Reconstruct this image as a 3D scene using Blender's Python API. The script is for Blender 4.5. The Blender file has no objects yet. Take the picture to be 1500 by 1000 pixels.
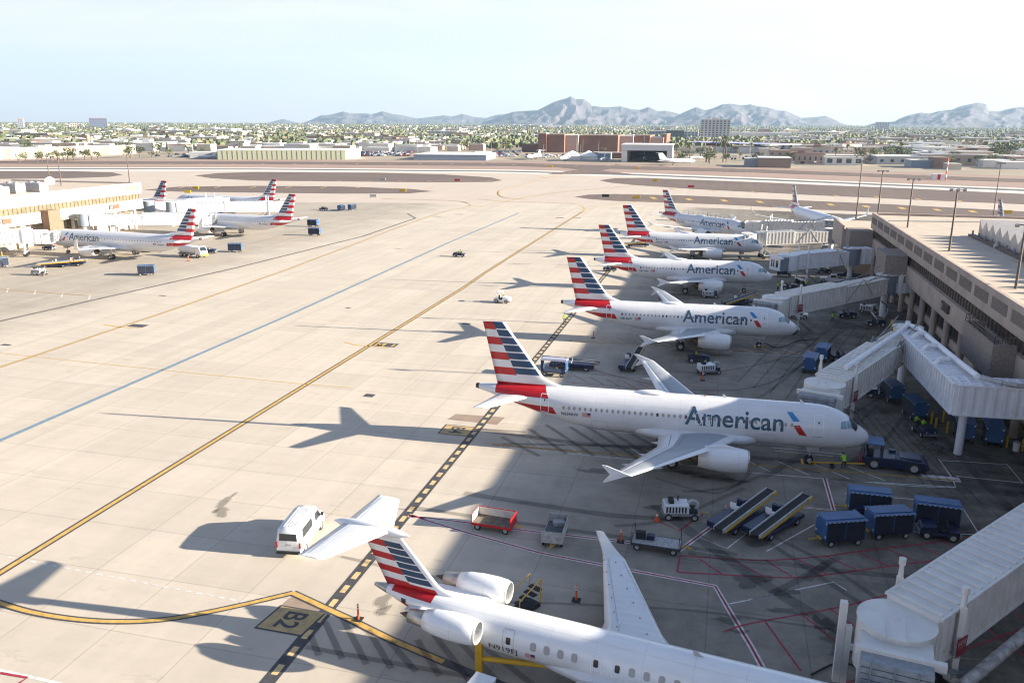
import bpy, bmesh, math, random
from mathutils import Vector, Matrix, noise
random.seed(7)
PI = math.pi
sc = bpy.context.scene
C = bpy.data.collections.new('airport'); sc.collection.children.link(C)
# ---------------------------------------------------------------- camera (solved from the taxi lines and the aircraft)
FPX, PITCH, ROLL, YAW, HC = 1215.0, 0.2579475, 0.0041559, 0.2487346, 31.0654
_F = Vector((-math.sin(YAW)*math.cos(PITCH), math.cos(YAW)*math.cos(PITCH), -math.sin(PITCH)))
_r = Vector((math.cos(YAW), math.sin(YAW), 0)); _u = _r.cross(_F)
CR = _r*math.cos(ROLL) + _u*math.sin(ROLL); CU = _u*math.cos(ROLL) - _r*math.sin(ROLL)
def G(px, py, z=0.0):
    """point at height z that the photograph shows at pixel (px, py) of 1500x1000"""
    v = CR*((px-750)/FPX) - CU*((py-500)/FPX) + _F
    t = (HC-z)/-v.z
    return Vector((v.x*t, v.y*t, z))
def ray_at(px, py, Y):
    v = CR*((px-750)/FPX) - CU*((py-500)/FPX) + _F
    t = Y/v.y
    return Vector((v.x*t, v.y*t, HC+v.z*t))
cam = bpy.data.objects.new('camera', bpy.data.cameras.new('camera')); C.objects.link(cam)
cam.data.sensor_width = 36; cam.data.lens = FPX/1500*36; cam.data.clip_end = 60000; cam.data.clip_start = .5
m = Matrix(((CR.x, CU.x, -_F.x), (CR.y, CU.y, -_F.y), (CR.z, CU.z, -_F.z))).to_4x4(); m.translation = (0, 0, HC)
cam.matrix_world = m; sc.camera = cam
sc.cycles.pixel_filter_type = 'BLACKMAN_HARRIS'; sc.cycles.filter_width = 1.15
# ---------------------------------------------------------------- materials
MT = {}
def mat(name, col, rough=.6, metal=0., var=0., scale=1., bump=0., spec=.5, coat=0., emit=None, alpha=None, dirt_and_shade=0.):
    if name in MT: return MT[name]
    m = bpy.data.materials.new(name); m.use_nodes = True; nt = m.node_tree; b = nt.nodes['Principled BSDF']
    b.inputs['Base Color'].default_value = (*col, 1); b.inputs['Roughness'].default_value = rough
    b.inputs['Metallic'].default_value = metal; b.inputs['Specular IOR Level'].default_value = spec
    if coat: b.inputs['Coat Weight'].default_value = coat; b.inputs['Coat Roughness'].default_value = .1
    if emit: b.inputs['Emission Color'].default_value = (*col, 1); b.inputs['Emission Strength'].default_value = emit
    if alpha is not None: b.inputs['Alpha'].default_value = alpha
    if var or bump:
        tc = nt.nodes.new('ShaderNodeTexCoord'); n = nt.nodes.new('ShaderNodeTexNoise')
        n.inputs['Scale'].default_value = scale; n.inputs['Detail'].default_value = 5
        nt.links.new(tc.outputs['Object'], n.inputs['Vector'])
        if var:
            r = nt.nodes.new('ShaderNodeMapRange'); r.inputs[1].default_value = .3; r.inputs[2].default_value = .7
            r.inputs[3].default_value = 1-var; r.inputs[4].default_value = 1+var*.6
            nt.links.new(n.outputs['Fac'], r.inputs[0])
            mx = nt.nodes.new('ShaderNodeVectorMath'); mx.operation = 'SCALE'; mx.inputs[0].default_value = col
            nt.links.new(r.outputs[0], mx.inputs['Scale']); nt.links.new(mx.outputs[0], b.inputs['Base Color'])
        if bump:
            bp = nt.nodes.new('ShaderNodeBump'); bp.inputs['Strength'].default_value = bump; bp.inputs['Distance'].default_value = .05
            nt.links.new(n.outputs['Fac'], bp.inputs['Height']); nt.links.new(bp.outputs[0], b.inputs['Normal'])
    MT[name] = m; return m
def skin_mat(name, col):
    """painted aluminium: faint frame and stringer seams, streaked grime"""
    m = mat(name, col, .3, coat=.5); nt = m.node_tree; b = nt.nodes['Principled BSDF']; N = nt.nodes.new; Lk = nt.links.new
    tc = N('ShaderNodeTexCoord'); sx = N('ShaderNodeSeparateXYZ'); Lk(tc.outputs['Object'], sx.inputs[0])
    def mth(op, a, bb=None, c=None):
        k = N('ShaderNodeMath'); k.operation = op
        for i, v in enumerate((a, bb, c)):
            if v is None: continue
            if isinstance(v, (int, float)): k.inputs[i].default_value = v
            else: Lk(v, k.inputs[i])
        return k.outputs[0]
    f = None
    for q, per, amt in ((sx.outputs[0], 2.65, .16), (sx.outputs[2], 1.03, .11)):
        d = mth('ABSOLUTE', mth('SUBTRACT', mth('FRACT', mth('DIVIDE', q, per)), .5)); ln = mth('SUBTRACT', 1, mth('MULTIPLY', mth('LESS_THAN', d, .014/per), amt))
        f = ln if f is None else mth('MULTIPLY', f, ln)
    mp = N('ShaderNodeMapping'); Lk(tc.outputs['Object'], mp.inputs[0]); mp.inputs['Scale'].default_value = (.5, 3, 1.2)
    nz = N('ShaderNodeTexNoise'); nz.inputs['Scale'].default_value = 1; nz.inputs['Detail'].default_value = 7; nz.inputs['Roughness'].default_value = .65; Lk(mp.outputs[0], nz.inputs['Vector'])
    f = mth('MULTIPLY', f, mth('MULTIPLY_ADD', nz.outputs['Fac'], .34, .83))
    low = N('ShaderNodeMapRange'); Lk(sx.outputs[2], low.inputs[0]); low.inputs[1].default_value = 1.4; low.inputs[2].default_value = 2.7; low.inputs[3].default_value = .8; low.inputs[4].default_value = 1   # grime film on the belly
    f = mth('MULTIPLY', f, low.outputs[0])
    s = N('ShaderNodeVectorMath'); s.operation = 'SCALE'; s.inputs[0].default_value = col; Lk(f, s.inputs['Scale']); Lk(s.outputs[0], b.inputs['Base Color'])
    return m
WHITE = mat('white_paint', (.72, .73, .74), .35, var=.06, scale=.6, coat=.3)
SILVER = skin_mat('aircraft_silver', (.68, .69, .71))
SKINW = skin_mat('aircraft_white', (.79, .80, .81))
RED = mat('livery_red', (.46, .005, .012), .4, coat=.15, var=.08)
BLUE = mat('livery_blue', (.005, .048, .125), .4, coat=.15, var=.25, scale=1.5)
LBLUE = mat('emblem_blue', (.03, .22, .48), .35)
LETTER = mat('lettering_blue_grey', (.035, .09, .15), .4, var=.15, scale=2)
WINGG = mat('wing_grey', (.34, .37, .40), .4, var=.12, scale=.8)
DARK = mat('dark_rubber', (.018, .018, .02), .8)
METAL = mat('bare_metal', (.45, .43, .40), .35, .8, var=.2, scale=3)
EXH = mat('exhaust_metal', (.10, .075, .06), .5, .7, var=.3, scale=4)
GLASS = mat('dark_glass', (.02, .028, .035), .08, spec=.8)
CGLASS = mat('cockpit_glass', (.16, .30, .36), .08, spec=.8)
WINL = mat('shaded_window', (.33, .31, .28), .3); WIND = mat('open_window', (.05, .035, .03), .15)
OUTL = mat('door_outline', (.86, .87, .88), .4)
CREAM = mat('bridge_cream', (.68, .66, .62), .5, var=.10, scale=.9)
BWHITE = mat('bridge_white', (.76, .77, .80), .45, var=.07, scale=.9)
BGREY = mat('bridge_grey', (.20, .24, .29), .5, var=.1)
NAVY = mat('equipment_blue', (.006, .015, .055), .4, var=.2, scale=2, coat=.3)
ROYAL = mat('cart_blue', (.03, .10, .24), .45, var=.2, scale=1.2)
CURT = mat('cart_curtain', (.012, .018, .035), .8, var=.4, scale=2.5)
YEL = mat('safety_yellow', (.62, .36, .02), .5, var=.12)
ORANGE = mat('cone_orange', (.75, .09, .02), .5)
CRED = mat('cart_red', (.50, .015, .018), .4, var=.1)
GREYM = mat('grey_metal', (.26, .27, .28), .5, .3, var=.2, scale=2)
LGREY = mat('light_grey_metal', (.45, .46, .46), .5, .2, var=.2, scale=3)
BROWNM = mat('weathered_pole', (.10, .075, .06), .6)
CONC = mat('wall_concrete', (.43, .345, .29), .85, var=.18, scale=.35, bump=.1)
CONCD = mat('textured_concrete', (.27, .225, .20), .95, var=.35, scale=7, bump=.5)
CONCL = mat('pale_concrete', (.56, .50, .42), .85, var=.06, scale=.5)
ROOFM = mat('roof_gravel', (.50, .42, .33), .9, var=.12, scale=.4)
BRONZE = mat('bronze_glass', (.10, .075, .055), .12, spec=.8)
TANGL = mat('tinted_glass', (.19, .165, .11), .2, spec=.6, var=.25, scale=.4)
LIME = mat('vest_lime', (.35, .75, .03), .6)
SKIN = mat('skin', (.38, .20, .13), .6); CLOTH = mat('navy_cloth', (.02, .025, .04), .9); HAIR = mat('dark_hair', (.02, .014, .01), .8)
# ---------------------------------------------------------------- mesh builder
class MB:
    def __init__(s): s.v = []; s.f = []; s.m = []; s.sm = []; s.M = None
    def add(s, vs, fs, mi=0, smooth=False):
        o = len(s.v)
        for p in vs:
            p = Vector(p); s.v.append(s.M @ p if s.M else p)
        for f in fs: s.f.append([i+o for i in f]); s.m.append(mi); s.sm.append(smooth)
        return s
    def box(s, x0, x1, y0, y1, z0, z1, mi=0):
        return s.add([(x0,y0,z0),(x1,y0,z0),(x1,y1,z0),(x0,y1,z0),(x0,y0,z1),(x1,y0,z1),(x1,y1,z1),(x0,y1,z1)],
              [(0,3,2,1),(4,5,6,7),(0,1,5,4),(1,2,6,5),(2,3,7,6),(3,0,4,7)], mi)
    def cyl(s, a, b, r, r2=None, n=10, mi=0, smooth=True):
        a = Vector(a); b = Vector(b); r2 = r if r2 is None else r2; d = (b-a).normalized()
        t = d.orthogonal().normalized(); w = d.cross(t); vs = []
        for p, q in ((a, r), (b, r2)):
            for i in range(n):
                an = 2*PI*i/n; vs.append(p+(t*math.cos(an)+w*math.sin(an))*q)
        s.add(vs, [(i, (i+1)%n, n+(i+1)%n, n+i) for i in range(n)], mi, smooth)
        return s.add(vs, [tuple(range(n-1, -1, -1)), tuple(range(n, 2*n))], mi)
    def lathe(s, prof, o, ax=(1,0,0), n=24, mi=0, smooth=True):
        o = Vector(o); d = Vector(ax).normalized(); t = d.orthogonal().normalized(); w = d.cross(t); vs = []
        for x, r in prof:
            for i in range(n):
                an = 2*PI*i/n; vs.append(o+d*x+(t*math.cos(an)+w*math.sin(an))*r)
        fs = [(k*n+i, k*n+(i+1)%n, (k+1)*n+(i+1)%n, (k+1)*n+i) for k in range(len(prof)-1) for i in range(n)]
        return s.add(vs, fs, mi, smooth)
    def loft(s, rings, mi=0, smooth=True, caps=True, closed=True):
        n = len(rings[0]); vs = [p for r in rings for p in r]
        s.add(vs, [(k*n+i, k*n+(i+1)%n, (k+1)*n+(i+1)%n, (k+1)*n+i) for k in range(len(rings)-1) for i in range(n if closed else n-1)], mi, smooth)
        if caps: s.add(vs, [tuple(range(n-1,-1,-1)), tuple(range(len(vs)-n, len(vs)))], mi)
        return s
    def prism(s, poly, z0, z1, mi=0):
        n = len(poly); vs = [(x,y,z0) for x,y in poly]+[(x,y,z1) for x,y in poly]
        return s.add(vs, [tuple(range(n-1,-1,-1)), tuple(range(n,2*n))]+[(i,(i+1)%n,n+(i+1)%n,n+i) for i in range(n)], mi)
    def sideprism(s, poly, y0, y1, mi=0):
        n = len(poly); vs = [(x,y0,z) for x,z in poly]+[(x,y1,z) for x,z in poly]
        return s.add(vs, [tuple(range(n)), tuple(range(2*n-1,n-1,-1))]+[(n+i,n+(i+1)%n,(i+1)%n,i) for i in range(n)], mi)
    def tube(s, pts, r, n=8, mi=0):
        for a, b in zip(pts, pts[1:]):
            s.cyl(a, b, r, n=n, mi=mi)
        return s
    def build(s, name, mats, parent=None, bev=0, loc=None):
        me = bpy.data.meshes.new(name); me.from_pydata([tuple(p) for p in s.v], [], s.f)
        for k in (mats if isinstance(mats, (list, tuple)) else [mats]): me.materials.append(k)
        me.polygons.foreach_set('material_index', s.m); me.polygons.foreach_set('use_smooth', s.sm); me.update()
        return link(name, me, parent, bev, loc)
def link(name, me, parent=None, bev=0, loc=None):
    o = bpy.data.objects.new(name, me); C.objects.link(o)
    if parent: o.parent = parent
    if loc: o.location = loc
    if bev:
        b = o.modifiers.new('bevel', 'BEVEL'); b.width = bev; b.segments = 2; b.limit_method = 'ANGLE'; b.angle_limit = .6
    return o
def tag(o, label=None, cat=None, group=None, kind=None):
    if label: o['label'] = label
    if cat: o['category'] = cat
    if group: o['group'] = group
    if kind: o['kind'] = kind
    return o
def T(name, label, cat, loc=(0,0,0), rot=0, group=None):
    o = bpy.data.objects.new(name, None); C.objects.link(o); o.empty_display_size = .3
    o.location = loc; o.rotation_euler = (0, 0, rot)
    return tag(o, label, cat, group)
def copy_tree(o, parent=None):
    c = o.copy(); C.objects.link(c)
    if parent: c.parent = parent
    for ch in o.children: copy_tree(ch, c)
    return c
def dup(o, loc, rot, label, group=None):
    c = copy_tree(o); c.location = loc; c.rotation_euler = (0, 0, rot); c['label'] = label
    if group: c['group'] = group
    return c
def bm_obj(bm, name, mats, parent=None, bev=0):
    me = bpy.data.meshes.new(name); bm.to_mesh(me); bm.free()
    for k in (mats if isinstance(mats, (list, tuple)) else [mats]): me.materials.append(k)
    return link(name, me, parent, bev)
def cut(bm, co, no):
    bmesh.ops.bisect_plane(bm, geom=bm.verts[:]+bm.edges[:]+bm.faces[:], plane_co=co, plane_no=no, dist=1e-5)
def text_bm(txt, width=None, height=None, bold=.0):
    cu = bpy.data.curves.new('t', 'FONT'); cu.body = txt; cu.offset = bold; cu.resolution_u = 4
    o = bpy.data.objects.new('t', cu); C.objects.link(o)
    me = o.to_mesh(); bm = bmesh.new(); bm.from_mesh(me); o.to_mesh_clear()
    bpy.data.objects.remove(o); bpy.data.curves.remove(cu)
    xs = [v.co.x for v in bm.verts]; ys = [v.co.y for v in bm.verts]
    x0, x1, y1 = min(xs), max(xs), max(ys)
    sx = width/(x1-x0) if width else 1; sy = height/y1 if height else sx
    for v in bm.verts: v.co.x = (v.co.x-x0)*sx; v.co.y *= sy
    return bm
# ================================================================ aircraft
def interp(tab, x, k):
    if x <= tab[0][0]: return tab[0][k]
    for i in range(len(tab)-1):
        a, b = tab[i], tab[i+1]
        if x <= b[0]:
            p = tab[max(0, i-1)]; q = tab[min(len(tab)-1, i+2)]
            h = b[0]-a[0]; t = (x-a[0])/h
            ma = (b[k]-p[k])/(b[0]-p[0]) if i > 0 else (b[k]-a[k])/h
            mb = (q[k]-a[k])/(q[0]-a[0]) if i+2 < len(tab) else (b[k]-a[k])/h
            return ((2*t**3-3*t*t+1)*a[k]+(t**3-2*t*t+t)*h*ma+(-2*t**3+3*t*t)*b[k]+(t**3-t*t)*h*mb)
    return tab[-1][k]
class Prof:
    def __init__(s, tab): s.t = tab; s.L = tab[-1][0]
    def sec(s, x):
        zb, zt, w = (interp(s.t, x, k) for k in (1, 2, 3)); return (zb+zt)/2, (zt-zb)/2, w
    def at(s, x, z, side, off=.012):
        zc, h, w = s.sec(x); c = max(-.999, min(.999, (z-zc)/h)); sn = math.sqrt(1-c*c)
        n = Vector((0, sn/w, c/h)).normalized()*off
        return Vector((x, side*(w*sn+n.y), z+n.z))
    def ang(s, x, a, off=.015):
        zc, h, w = s.sec(x); return Vector((x, (w+off)*math.sin(a), zc+(h+off)*math.cos(a)))
    def body(s, bands, mats, parent, mats_n=None, nseg=40, name='fuselage'):
        xs = sorted(set([.03, .08, .15, .3, .5, .75, 1., 1.3, 1.6, 1.9, 2.2, 2.6, 3., 3.5, 4., 4.7, 5.5]+[5.5+i*(s.L-19)/8 for i in range(9)]+[s.L-13.5+i*.6 for i in range(23)]+[s.L-.02]))
        xs = [x for x in xs if x <= s.L]
        mb = MB(); rings = []
        for x in xs:
            zc, h, w = s.sec(x); rings.append([(x, w*math.sin(2*PI*i/nseg), zc+h*math.cos(2*PI*i/nseg)) for i in range(nseg)])
        mb.loft(rings); bm = bmesh.new(); vs = [bm.verts.new(p) for p in mb.v]
        n = len(rings)*nseg
        for f in mb.f:
            try: bm.faces.new([vs[i % n] for i in f])
            except ValueError: pass
        bmesh.ops.delete(bm, geom=[v for v in bm.verts if not v.link_faces], context='VERTS')
        for co, no in bands[0]: cut(bm, co, no)
        for f in bm.faces:
            f.smooth = True; f.material_index = bands[1](f.calc_center_median())
        bm.normal_update()
        return bm_obj(bm, name, mats, parent)
def decal(pf, bm, fx, side, name, m, parent, step=.22, off=.014):
    """bm drawn in (u, v); fx(u, v) -> (x, z) on the fuselage side"""
    xs = [v.co.x for v in bm.verts]; ys = [v.co.y for v in bm.verts]
    y = min(ys)+step
    while y < max(ys): cut(bm, (0, y, 0), (0, 1, 0)); y += step
    x = min(xs)+step*3
    while x < max(xs): cut(bm, (x, 0, 0), (1, 0, 0)); x += step*3
    for v in bm.verts:
        X, Z = fx(v.co.x, v.co.y); v.co = pf.at(X, Z, side, off)
    bm.normal_update()
    return bm_obj(bm, name, m, parent)
def poly_bm(polys):
    bm = bmesh.new()
    for p in polys: bm.faces.new([bm.verts.new((x, z, 0)) for x, z in p])
    return bm
def rrect(x0, x1, z0, z1, r, n=3):
    out = []
    for cx, cz, a0 in ((x1-r, z1-r, 0), (x0+r, z1-r, 90), (x0+r, z0+r, 180), (x1-r, z0+r, 270)):
        for i in range(n+1):
            a = math.radians(a0+90*i/n); out.append((cx+r*math.cos(a), cz+r*math.sin(a)))
    return out
def ring_bm(x0, x1, z0, z1, r, w):
    a = rrect(x0, x1, z0, z1, r); b = rrect(x0+w, x1-w, z0+w, z1-w, max(.02, r-w)); n = len(a)
    return poly_bm([[a[i], a[(i+1)%n], b[(i+1)%n], b[i]] for i in range(n)])
AF = [(0,0),(.012,.022),(.04,.04),(.1,.058),(.2,.072),(.35,.075),(.5,.064),(.7,.042),(.85,.022),(1,.003)]
def airfoil(xle, xte, z, thick, fn, up=1., sym=False):
    c = xte-xle; k = thick/.12; out = []
    for t, h in AF: out.append(fn(xle+t*c, z+h*c*k))
    for t, h in reversed(AF[1:-1]): out.append(fn(xle+t*c, z-h*c*k*(1 if sym else .55)))
    return out
def wing_mesh(secs, side, name, mats, parent, panel=None):
    """secs: (y, xle, xte, z, thickness)"""
    rings = [airfoil(a, b, z, t, lambda x, zz, y=y: (x, side*y, zz)) for y, a, b, z, t in secs]
    mb = MB(); mb.loft(rings); o = None; n = len(rings[0])
    nq = (len(rings)-1)*n
    if panel:
        for i in range(nq):
            k, j = divmod(i, n)
            y = (secs[k][0]+secs[k+1][0])/2
            if 3 <= j <= 6 and panel[0] < y < panel[1]: mb.m[i] = 1
    return mb.build(name, mats, parent)
def seclist(a, n):
    out = []
    for p, q in zip(a, a[1:]):
        for i in range(n): out.append(tuple(u+(v-u)*i/n for u, v in zip(p, q)))
    return out+[a[-1]]
def wheel(parent, x, y, r, w=.25):
    mb = MB(); mb.lathe([(-w/2, r*.55), (-w/2, r*.9), (-w*.3, r), (w*.3, r), (w/2, r*.9), (w/2, r*.55)], (x, y, r), (0,1,0), 18, 0)
    mb.cyl((x, y-w*.42, r), (x, y+w*.42, r), r*.56, n=12, mi=1)
    return mb.build('wheel', [DARK, LGREY], parent)
def fin_mesh(prof_le, prof_te, z0, z1, th, stripes, mats, parent, L, nz=26, name='tail_fin'):
    """vertical fin: leading / trailing edge as functions of height"""
    rings = []
    for i in range(nz+1):
        z = z0+(z1-z0)*i/nz; a, b = prof_le(z), prof_te(z); c = b-a
        t = th*(1-.45*i/nz)
        pts = [(a+u*c, h/.075*t, z) for u, h in AF]+[(a+u*c, -h/.075*t, z) for u, h in reversed(AF[1:-1])]
        rings.append(pts)
    mb = MB(); mb.loft(rings, caps=True)
    bm = bmesh.new(); vs = [bm.verts.new(p) for p in mb.v[:len(rings)*len(rings[0])]]; nn = len(vs)
    for f in mb.f:
        try: bm.faces.new([vs[i % nn] for i in f])
        except ValueError: pass
    for co, no in stripes[0]: cut(bm, co, no)
    for f in bm.faces:
        f.smooth = True; f.material_index = stripes[1](f.calc_center_median())
    return bm_obj(bm, name, mats, parent)

def airliner(L, dxw, label, loc, rot, group, sharklet=False, side=-1, reg=None, lite=False, simple_name='jet_airliner'):
    """A single aisle twin jet; x runs aft from the nose. side = the flank the photograph shows."""
    root = T(simple_name, label, 'airliner', loc, rot, group); ys = -side   # local +y is starboard
    P = Prof([(0, 3.02, 3.06, .02), (.15, 2.66, 3.42, .42), (.5, 2.36, 3.78, .80), (1., 2.12, 4.12, 1.13), (1.6, 1.97, 4.62, 1.42), (2.2, 1.87, 5.08, 1.62),
              (3., 1.79, 5.47, 1.80), (4., 1.75, 5.74, 1.92), (5.5, 1.73, 5.87, 1.975), (L-13.5, 1.73, 5.87, 1.975), (L-11, 1.98, 5.87, 1.95), (L-9, 2.42, 5.87, 1.85),
              (L-7, 2.98, 5.85, 1.65), (L-5, 3.6, 5.82, 1.36), (L-3, 4.22, 5.76, 1.0), (L-1.5, 4.72, 5.68, .66), (L, 5.12, 5.6, .30)])
    edge = lambda z: L-7.2-(5.87-z)*.57
    def cls(c):
        if c.x > L-.35: return 2
        if c.x < L-2.15 and c.x > edge(c.z):
            if c.z > 5.0 or 3.5 < c.z < 4.25: return 1
        return 0
    cuts = [((0,0,z), (0,0,1)) for z in (5.0, 3.5, 4.25)]+[((L-2.15,0,0), (1,0,0)), ((L-7.2,0,5.87), (1,0,-.57)), ((L-.35,0,0), (1,0,0))]
    P.body((cuts, cls), [SILVER, RED, EXH], root)
    # tail fin with the flag stripes
    zt, pz = 12.05, .76
    le = lambda z: (L-2.95-(12.05-z)*.735) if z > 6.9 else (L-2.95-(12.05-6.9)*.735-(6.9-z)*.735-((6.9-z)**2)*1.35)
    te = lambda z: L-.72-(12.05-z)*.235
    mid = lambda z: te(z)-(te(z)-(L-2.95-(12.05-z)*.735))*(.46)
    def fcls(c):
        k = int((zt-c.z)/pz); u = (zt-c.z)/pz-k
        if k >= 8 and c.z < zt-8*pz+.0: return 1 if c.x > L-7.15 else 0
        if c.x < (L-2.95-(12.05-c.z)*.735)+.24: return 0
        if k >= 7: return 0
        if c.x < mid(c.z): return 2 if u < .83 else 0
        return 1 if k % 2 == 0 else 0
    zs = [zt-k*pz for k in range(1, 9)]+[zt-k*pz+pz*.17 for k in range(1, 8)]
    fc = [((0,0,z), (0,0,1)) for z in zs]
    s1 = .735; fc.append(((L-2.95+.24, 0, 12.05), (1, 0, -s1)))
    m0, m1 = mid(12.05), mid(6.0); sl = (m0-m1)/6.05; fc.append(((m0, 0, 12.05), (1, 0, -sl))); fc.append(((L-7.15, 0, 6), (1, 0, 0)))
    fin_mesh(le, te, 5.62, 12.05, .23, (fc, fcls), [SILVER, RED, BLUE], root, L)
    for s in (-1, 1):   # tailplanes
        wing_mesh([(.6, L-6.0, L-2.4, 4.8, .1), (6.1, L-2.75, L-1.3, 5.2, .09), (6.22, L-2.4, L-1.35, 5.21, .05)], s, 'tailplane', SKINW, root)
    # wings
    d = dxw; zw = lambda y: 2.35+max(0, y-1.9)*.108+.0022*max(0, y-4)**2
    base = [(1.2, 11.5+d, 19.2+d, 2.2, .13), (1.98, 12.0+d, 19.1+d, zw(1.98), .13), (6.3, 14.5+d, 19.05+d, zw(6.3), .115), (16.6, 20.6+d, 22.15+d, zw(16.6), .10)]
    for s in (-1, 1):
        w = wing_mesh(seclist(base, 3), s, 'wing', [SKINW, WINGG], root, panel=(1.9, 16.2))
        if sharklet:
            zz = zw(16.6); R = []
            for y, dz, a, b in ((16.6, 0, 20.6, 22.15), (17.1, .12, 20.9, 22.25), (17.5, .6, 21.3, 22.4), (17.75, 1.4, 21.8, 22.65), (17.95, 2.4, 22.4, 22.95)):
                R.append(airfoil(a+d, b+d, 0, .07, lambda x, t, y=y, dz=dz: (x, s*(y-t*min(1, dz*1.5)), zz+dz+t*(1-min(1, dz*1.5))), sym=True))
            mb = MB(); mb.loft(R); mb.build('winglet', SKINW, w)
        else:
            zz = zw(16.6); y0, y1 = sorted((s*16.62, s*16.70)); mb = MB()
            mb.sideprism([(20.6+d, zz+.02), (21.4+d, zz+.02), (22.3+d, zz+.02), (22.95+d, zz+.72), (22.6+d, zz+.72)], y0, y1)
            mb.sideprism([(21.0+d, zz-.02), (22.6+d, zz-.68), (22.85+d, zz-.68), (22.3+d, zz-.02)], y0, y1)
            mb.build('winglet', SKINW, w)
        if not lite:
            for y, x in ((4.2, 17.6), (8.6, 18.4), (12.4, 19.6)):
                mb = MB(); mb.lathe([(-1.3, .02), (-.8, .14), (.3, .2), (1.3, .13), (2.1, .02)], (x+d, s*y, zw(y)-.22), (1, 0, .0), 8)
                mb.build('flap_fairing', SKINW, w)
            mb = MB()   # spoiler and flap seams
            for a, b in (((2.6, .62), (6.2, .60)), ((6.5, .60), (15.8, .66)), ((2.6, .82), (6.2, .78)), ((6.5, .77), (15.8, .80))):
                ps = []
                for y, t in (a, b):
                    for i in range(len(base)-1):
                        if base[i][0] <= y <= base[i+1][0]:
                            f = (y-base[i][0])/(base[i+1][0]-base[i][0]); q = [u+(v-u)*f for u, v in zip(base[i], base[i+1])]
                    c = q[2]-q[1]; hh = interp([(u, v) for u, v in AF], t, 1)*c*q[4]/.12
                    ps.append(Vector((q[1]+t*c, s*y, q[3]+hh+.012)))
                mb.add([ps[0], ps[1], ps[1]+Vector((.07,0,-.004)), ps[0]+Vector((.07,0,-.004))], [(0,1,2,3)])
            mb.build('flap_seam', GREYM, w)
    # belly fairing
    mb = MB(); R = []
    for t, w_, zb in ((9.4, .5, 1.9), (10.2, 1.6, 1.65), (11.2, 2.1, 1.5), (13, 2.25, 1.4), (17.5, 2.25, 1.4), (19.6, 2.15, 1.5), (21.2, 1.6, 1.7), (22.4, .4, 1.95)):
        R.append([(t+d, w_*math.sin(2*PI*i/24), (zb+(3.3-zb)/2)+(3.3-zb)/2*math.cos(2*PI*i/24)) for i in range(24)])
    mb.loft(R); mb.build('belly_fairing', SILVER, root)
    # engines
    for s in (-1, 1):
        y = s*5.75; x0 = 10.95+d; z = 1.92
        mb = MB(); mb.lathe([(.06, .93), (.3, 1.06), (1.0, 1.16), (2.2, 1.15), (3.3, 1.02), (4.45, .80), (4.45, .74), (3.9, .78)], (x0, y, z), n=30)
        e = mb.build('engine', SKINW, root)
        mb = MB(); mb.lathe([(.9, .84), (.3, .85), (.06, .88), (-.02, .9), (.0, .93), (.1, .985), (.16, 1.0)], (x0, y, z), n=30); mb.build('intake_lip', METAL, e)
        mb = MB(); mb.lathe([(.92, .86), (.9, .25), (.75, .2), (.5, .02)], (x0, y, z), n=24); mb.build('fan', GREYM, e)
        mb = MB(); mb.lathe([(4.0, .76), (4.5, .72), (5.0, .52), (5.02, .44), (4.6, .4)], (x0, y, z), n=24)
        mb.lathe([(4.4, .38), (5.1, .28), (5.6, .03)], (x0, y, z), n=16); mb.build('exhaust', EXH, e)
        mb = MB(); mb.sideprism([(x0+.7, z+1.08), (x0+2.2, z+1.42), (x0+5.2, zw(5.75)+.12), (x0+6.6, zw(5.75)-.2), (x0+4.6, z+.7), (x0+1.2, z+1.0)], y-.17, y+.17)
        mb.build('pylon', SKINW, e, bev=.05)
    # landing gear
    g = MB(); g.cyl((5.07, 0, .35), (4.95, 0, 2.2), .09, n=10); g.cyl((5.07, -.3, .38), (5.07, .3, .38), .05); g.cyl((5.0, 0, 1.2), (4.1, 0, 2.0), .05)
    g.box(4.3, 5.4, -.5, -.46, 1.3, 1.95); g.box(4.3, 5.4, .46, .5, 1.3, 1.95)
    g = g.build('nose_gear', LGREY, root)
    for y in (-.26, .26): wheel(g, 5.07, y, .38, .2)
    for s in (-1, 1):
        xm = 17.71+d; g = MB(); g.cyl((xm, s*3.8, .6), (xm-.1, s*3.7, 2.6), .13, n=10); g.cyl((xm, s*3.3, .58), (xm, s*4.3, .58), .08)
        g.cyl((xm-.05, s*3.75, 1.4), (xm-.05, s*2.2, 2.0), .06); g.box(xm-.55, xm+.5, s*4.05-.02, s*4.05+.02, 1.35, 2.7)
        g = g.build('main_gear', LGREY, root)
        for y in (-.45, .45): wheel(g, xm, s*3.8+y, .58, .42)
    # cabin windows, doors, cockpit, lettering on the flank in view
    wm = None; x = 6.6; k = 0
    rnd = random.Random(int(L*10)+int(abs(loc[1])))
    xe = L-9.2
    meshes = []
    for mm in (WINL, WIND):
        zc, h, w0 = P.sec(12); z0 = 4.33; pts = []
        bm = poly_bm([rrect(-.12, .12, -.17, .17, .1, 2)])
        for v in bm.verts:
            q = P.at(12, z0+v.co.y, ys, .012); v.co = Vector((v.co.x, q.y, v.co.y))
        me = bpy.data.meshes.new('window'); bm.to_mesh(me); bm.free(); me.materials.append(mm); meshes.append(me)
    while x < xe:
        zc, h, w0 = P.sec(x)
        o = link('window', meshes[1 if rnd.random() < .16 else 0], root); o.location = (x, 0, 4.33); x += .53 if not lite else .8
    doors = [(4.35, 5.2, 3.42, 5.3, .12), (L-7.75, L-6.9, 3.62, 5.4, .12)]
    if L > 40: doors += [(11.6, 12.3, 3.6, 5.2, .12), (L-14.6, L-13.9, 3.6, 5.2, .12)]
    else: doors += [(14.3+d, 14.85+d, 3.72, 4.75, .1)]+([(15.25, 15.8, 3.72, 4.75, .1)] if L > 36 else [])
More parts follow.
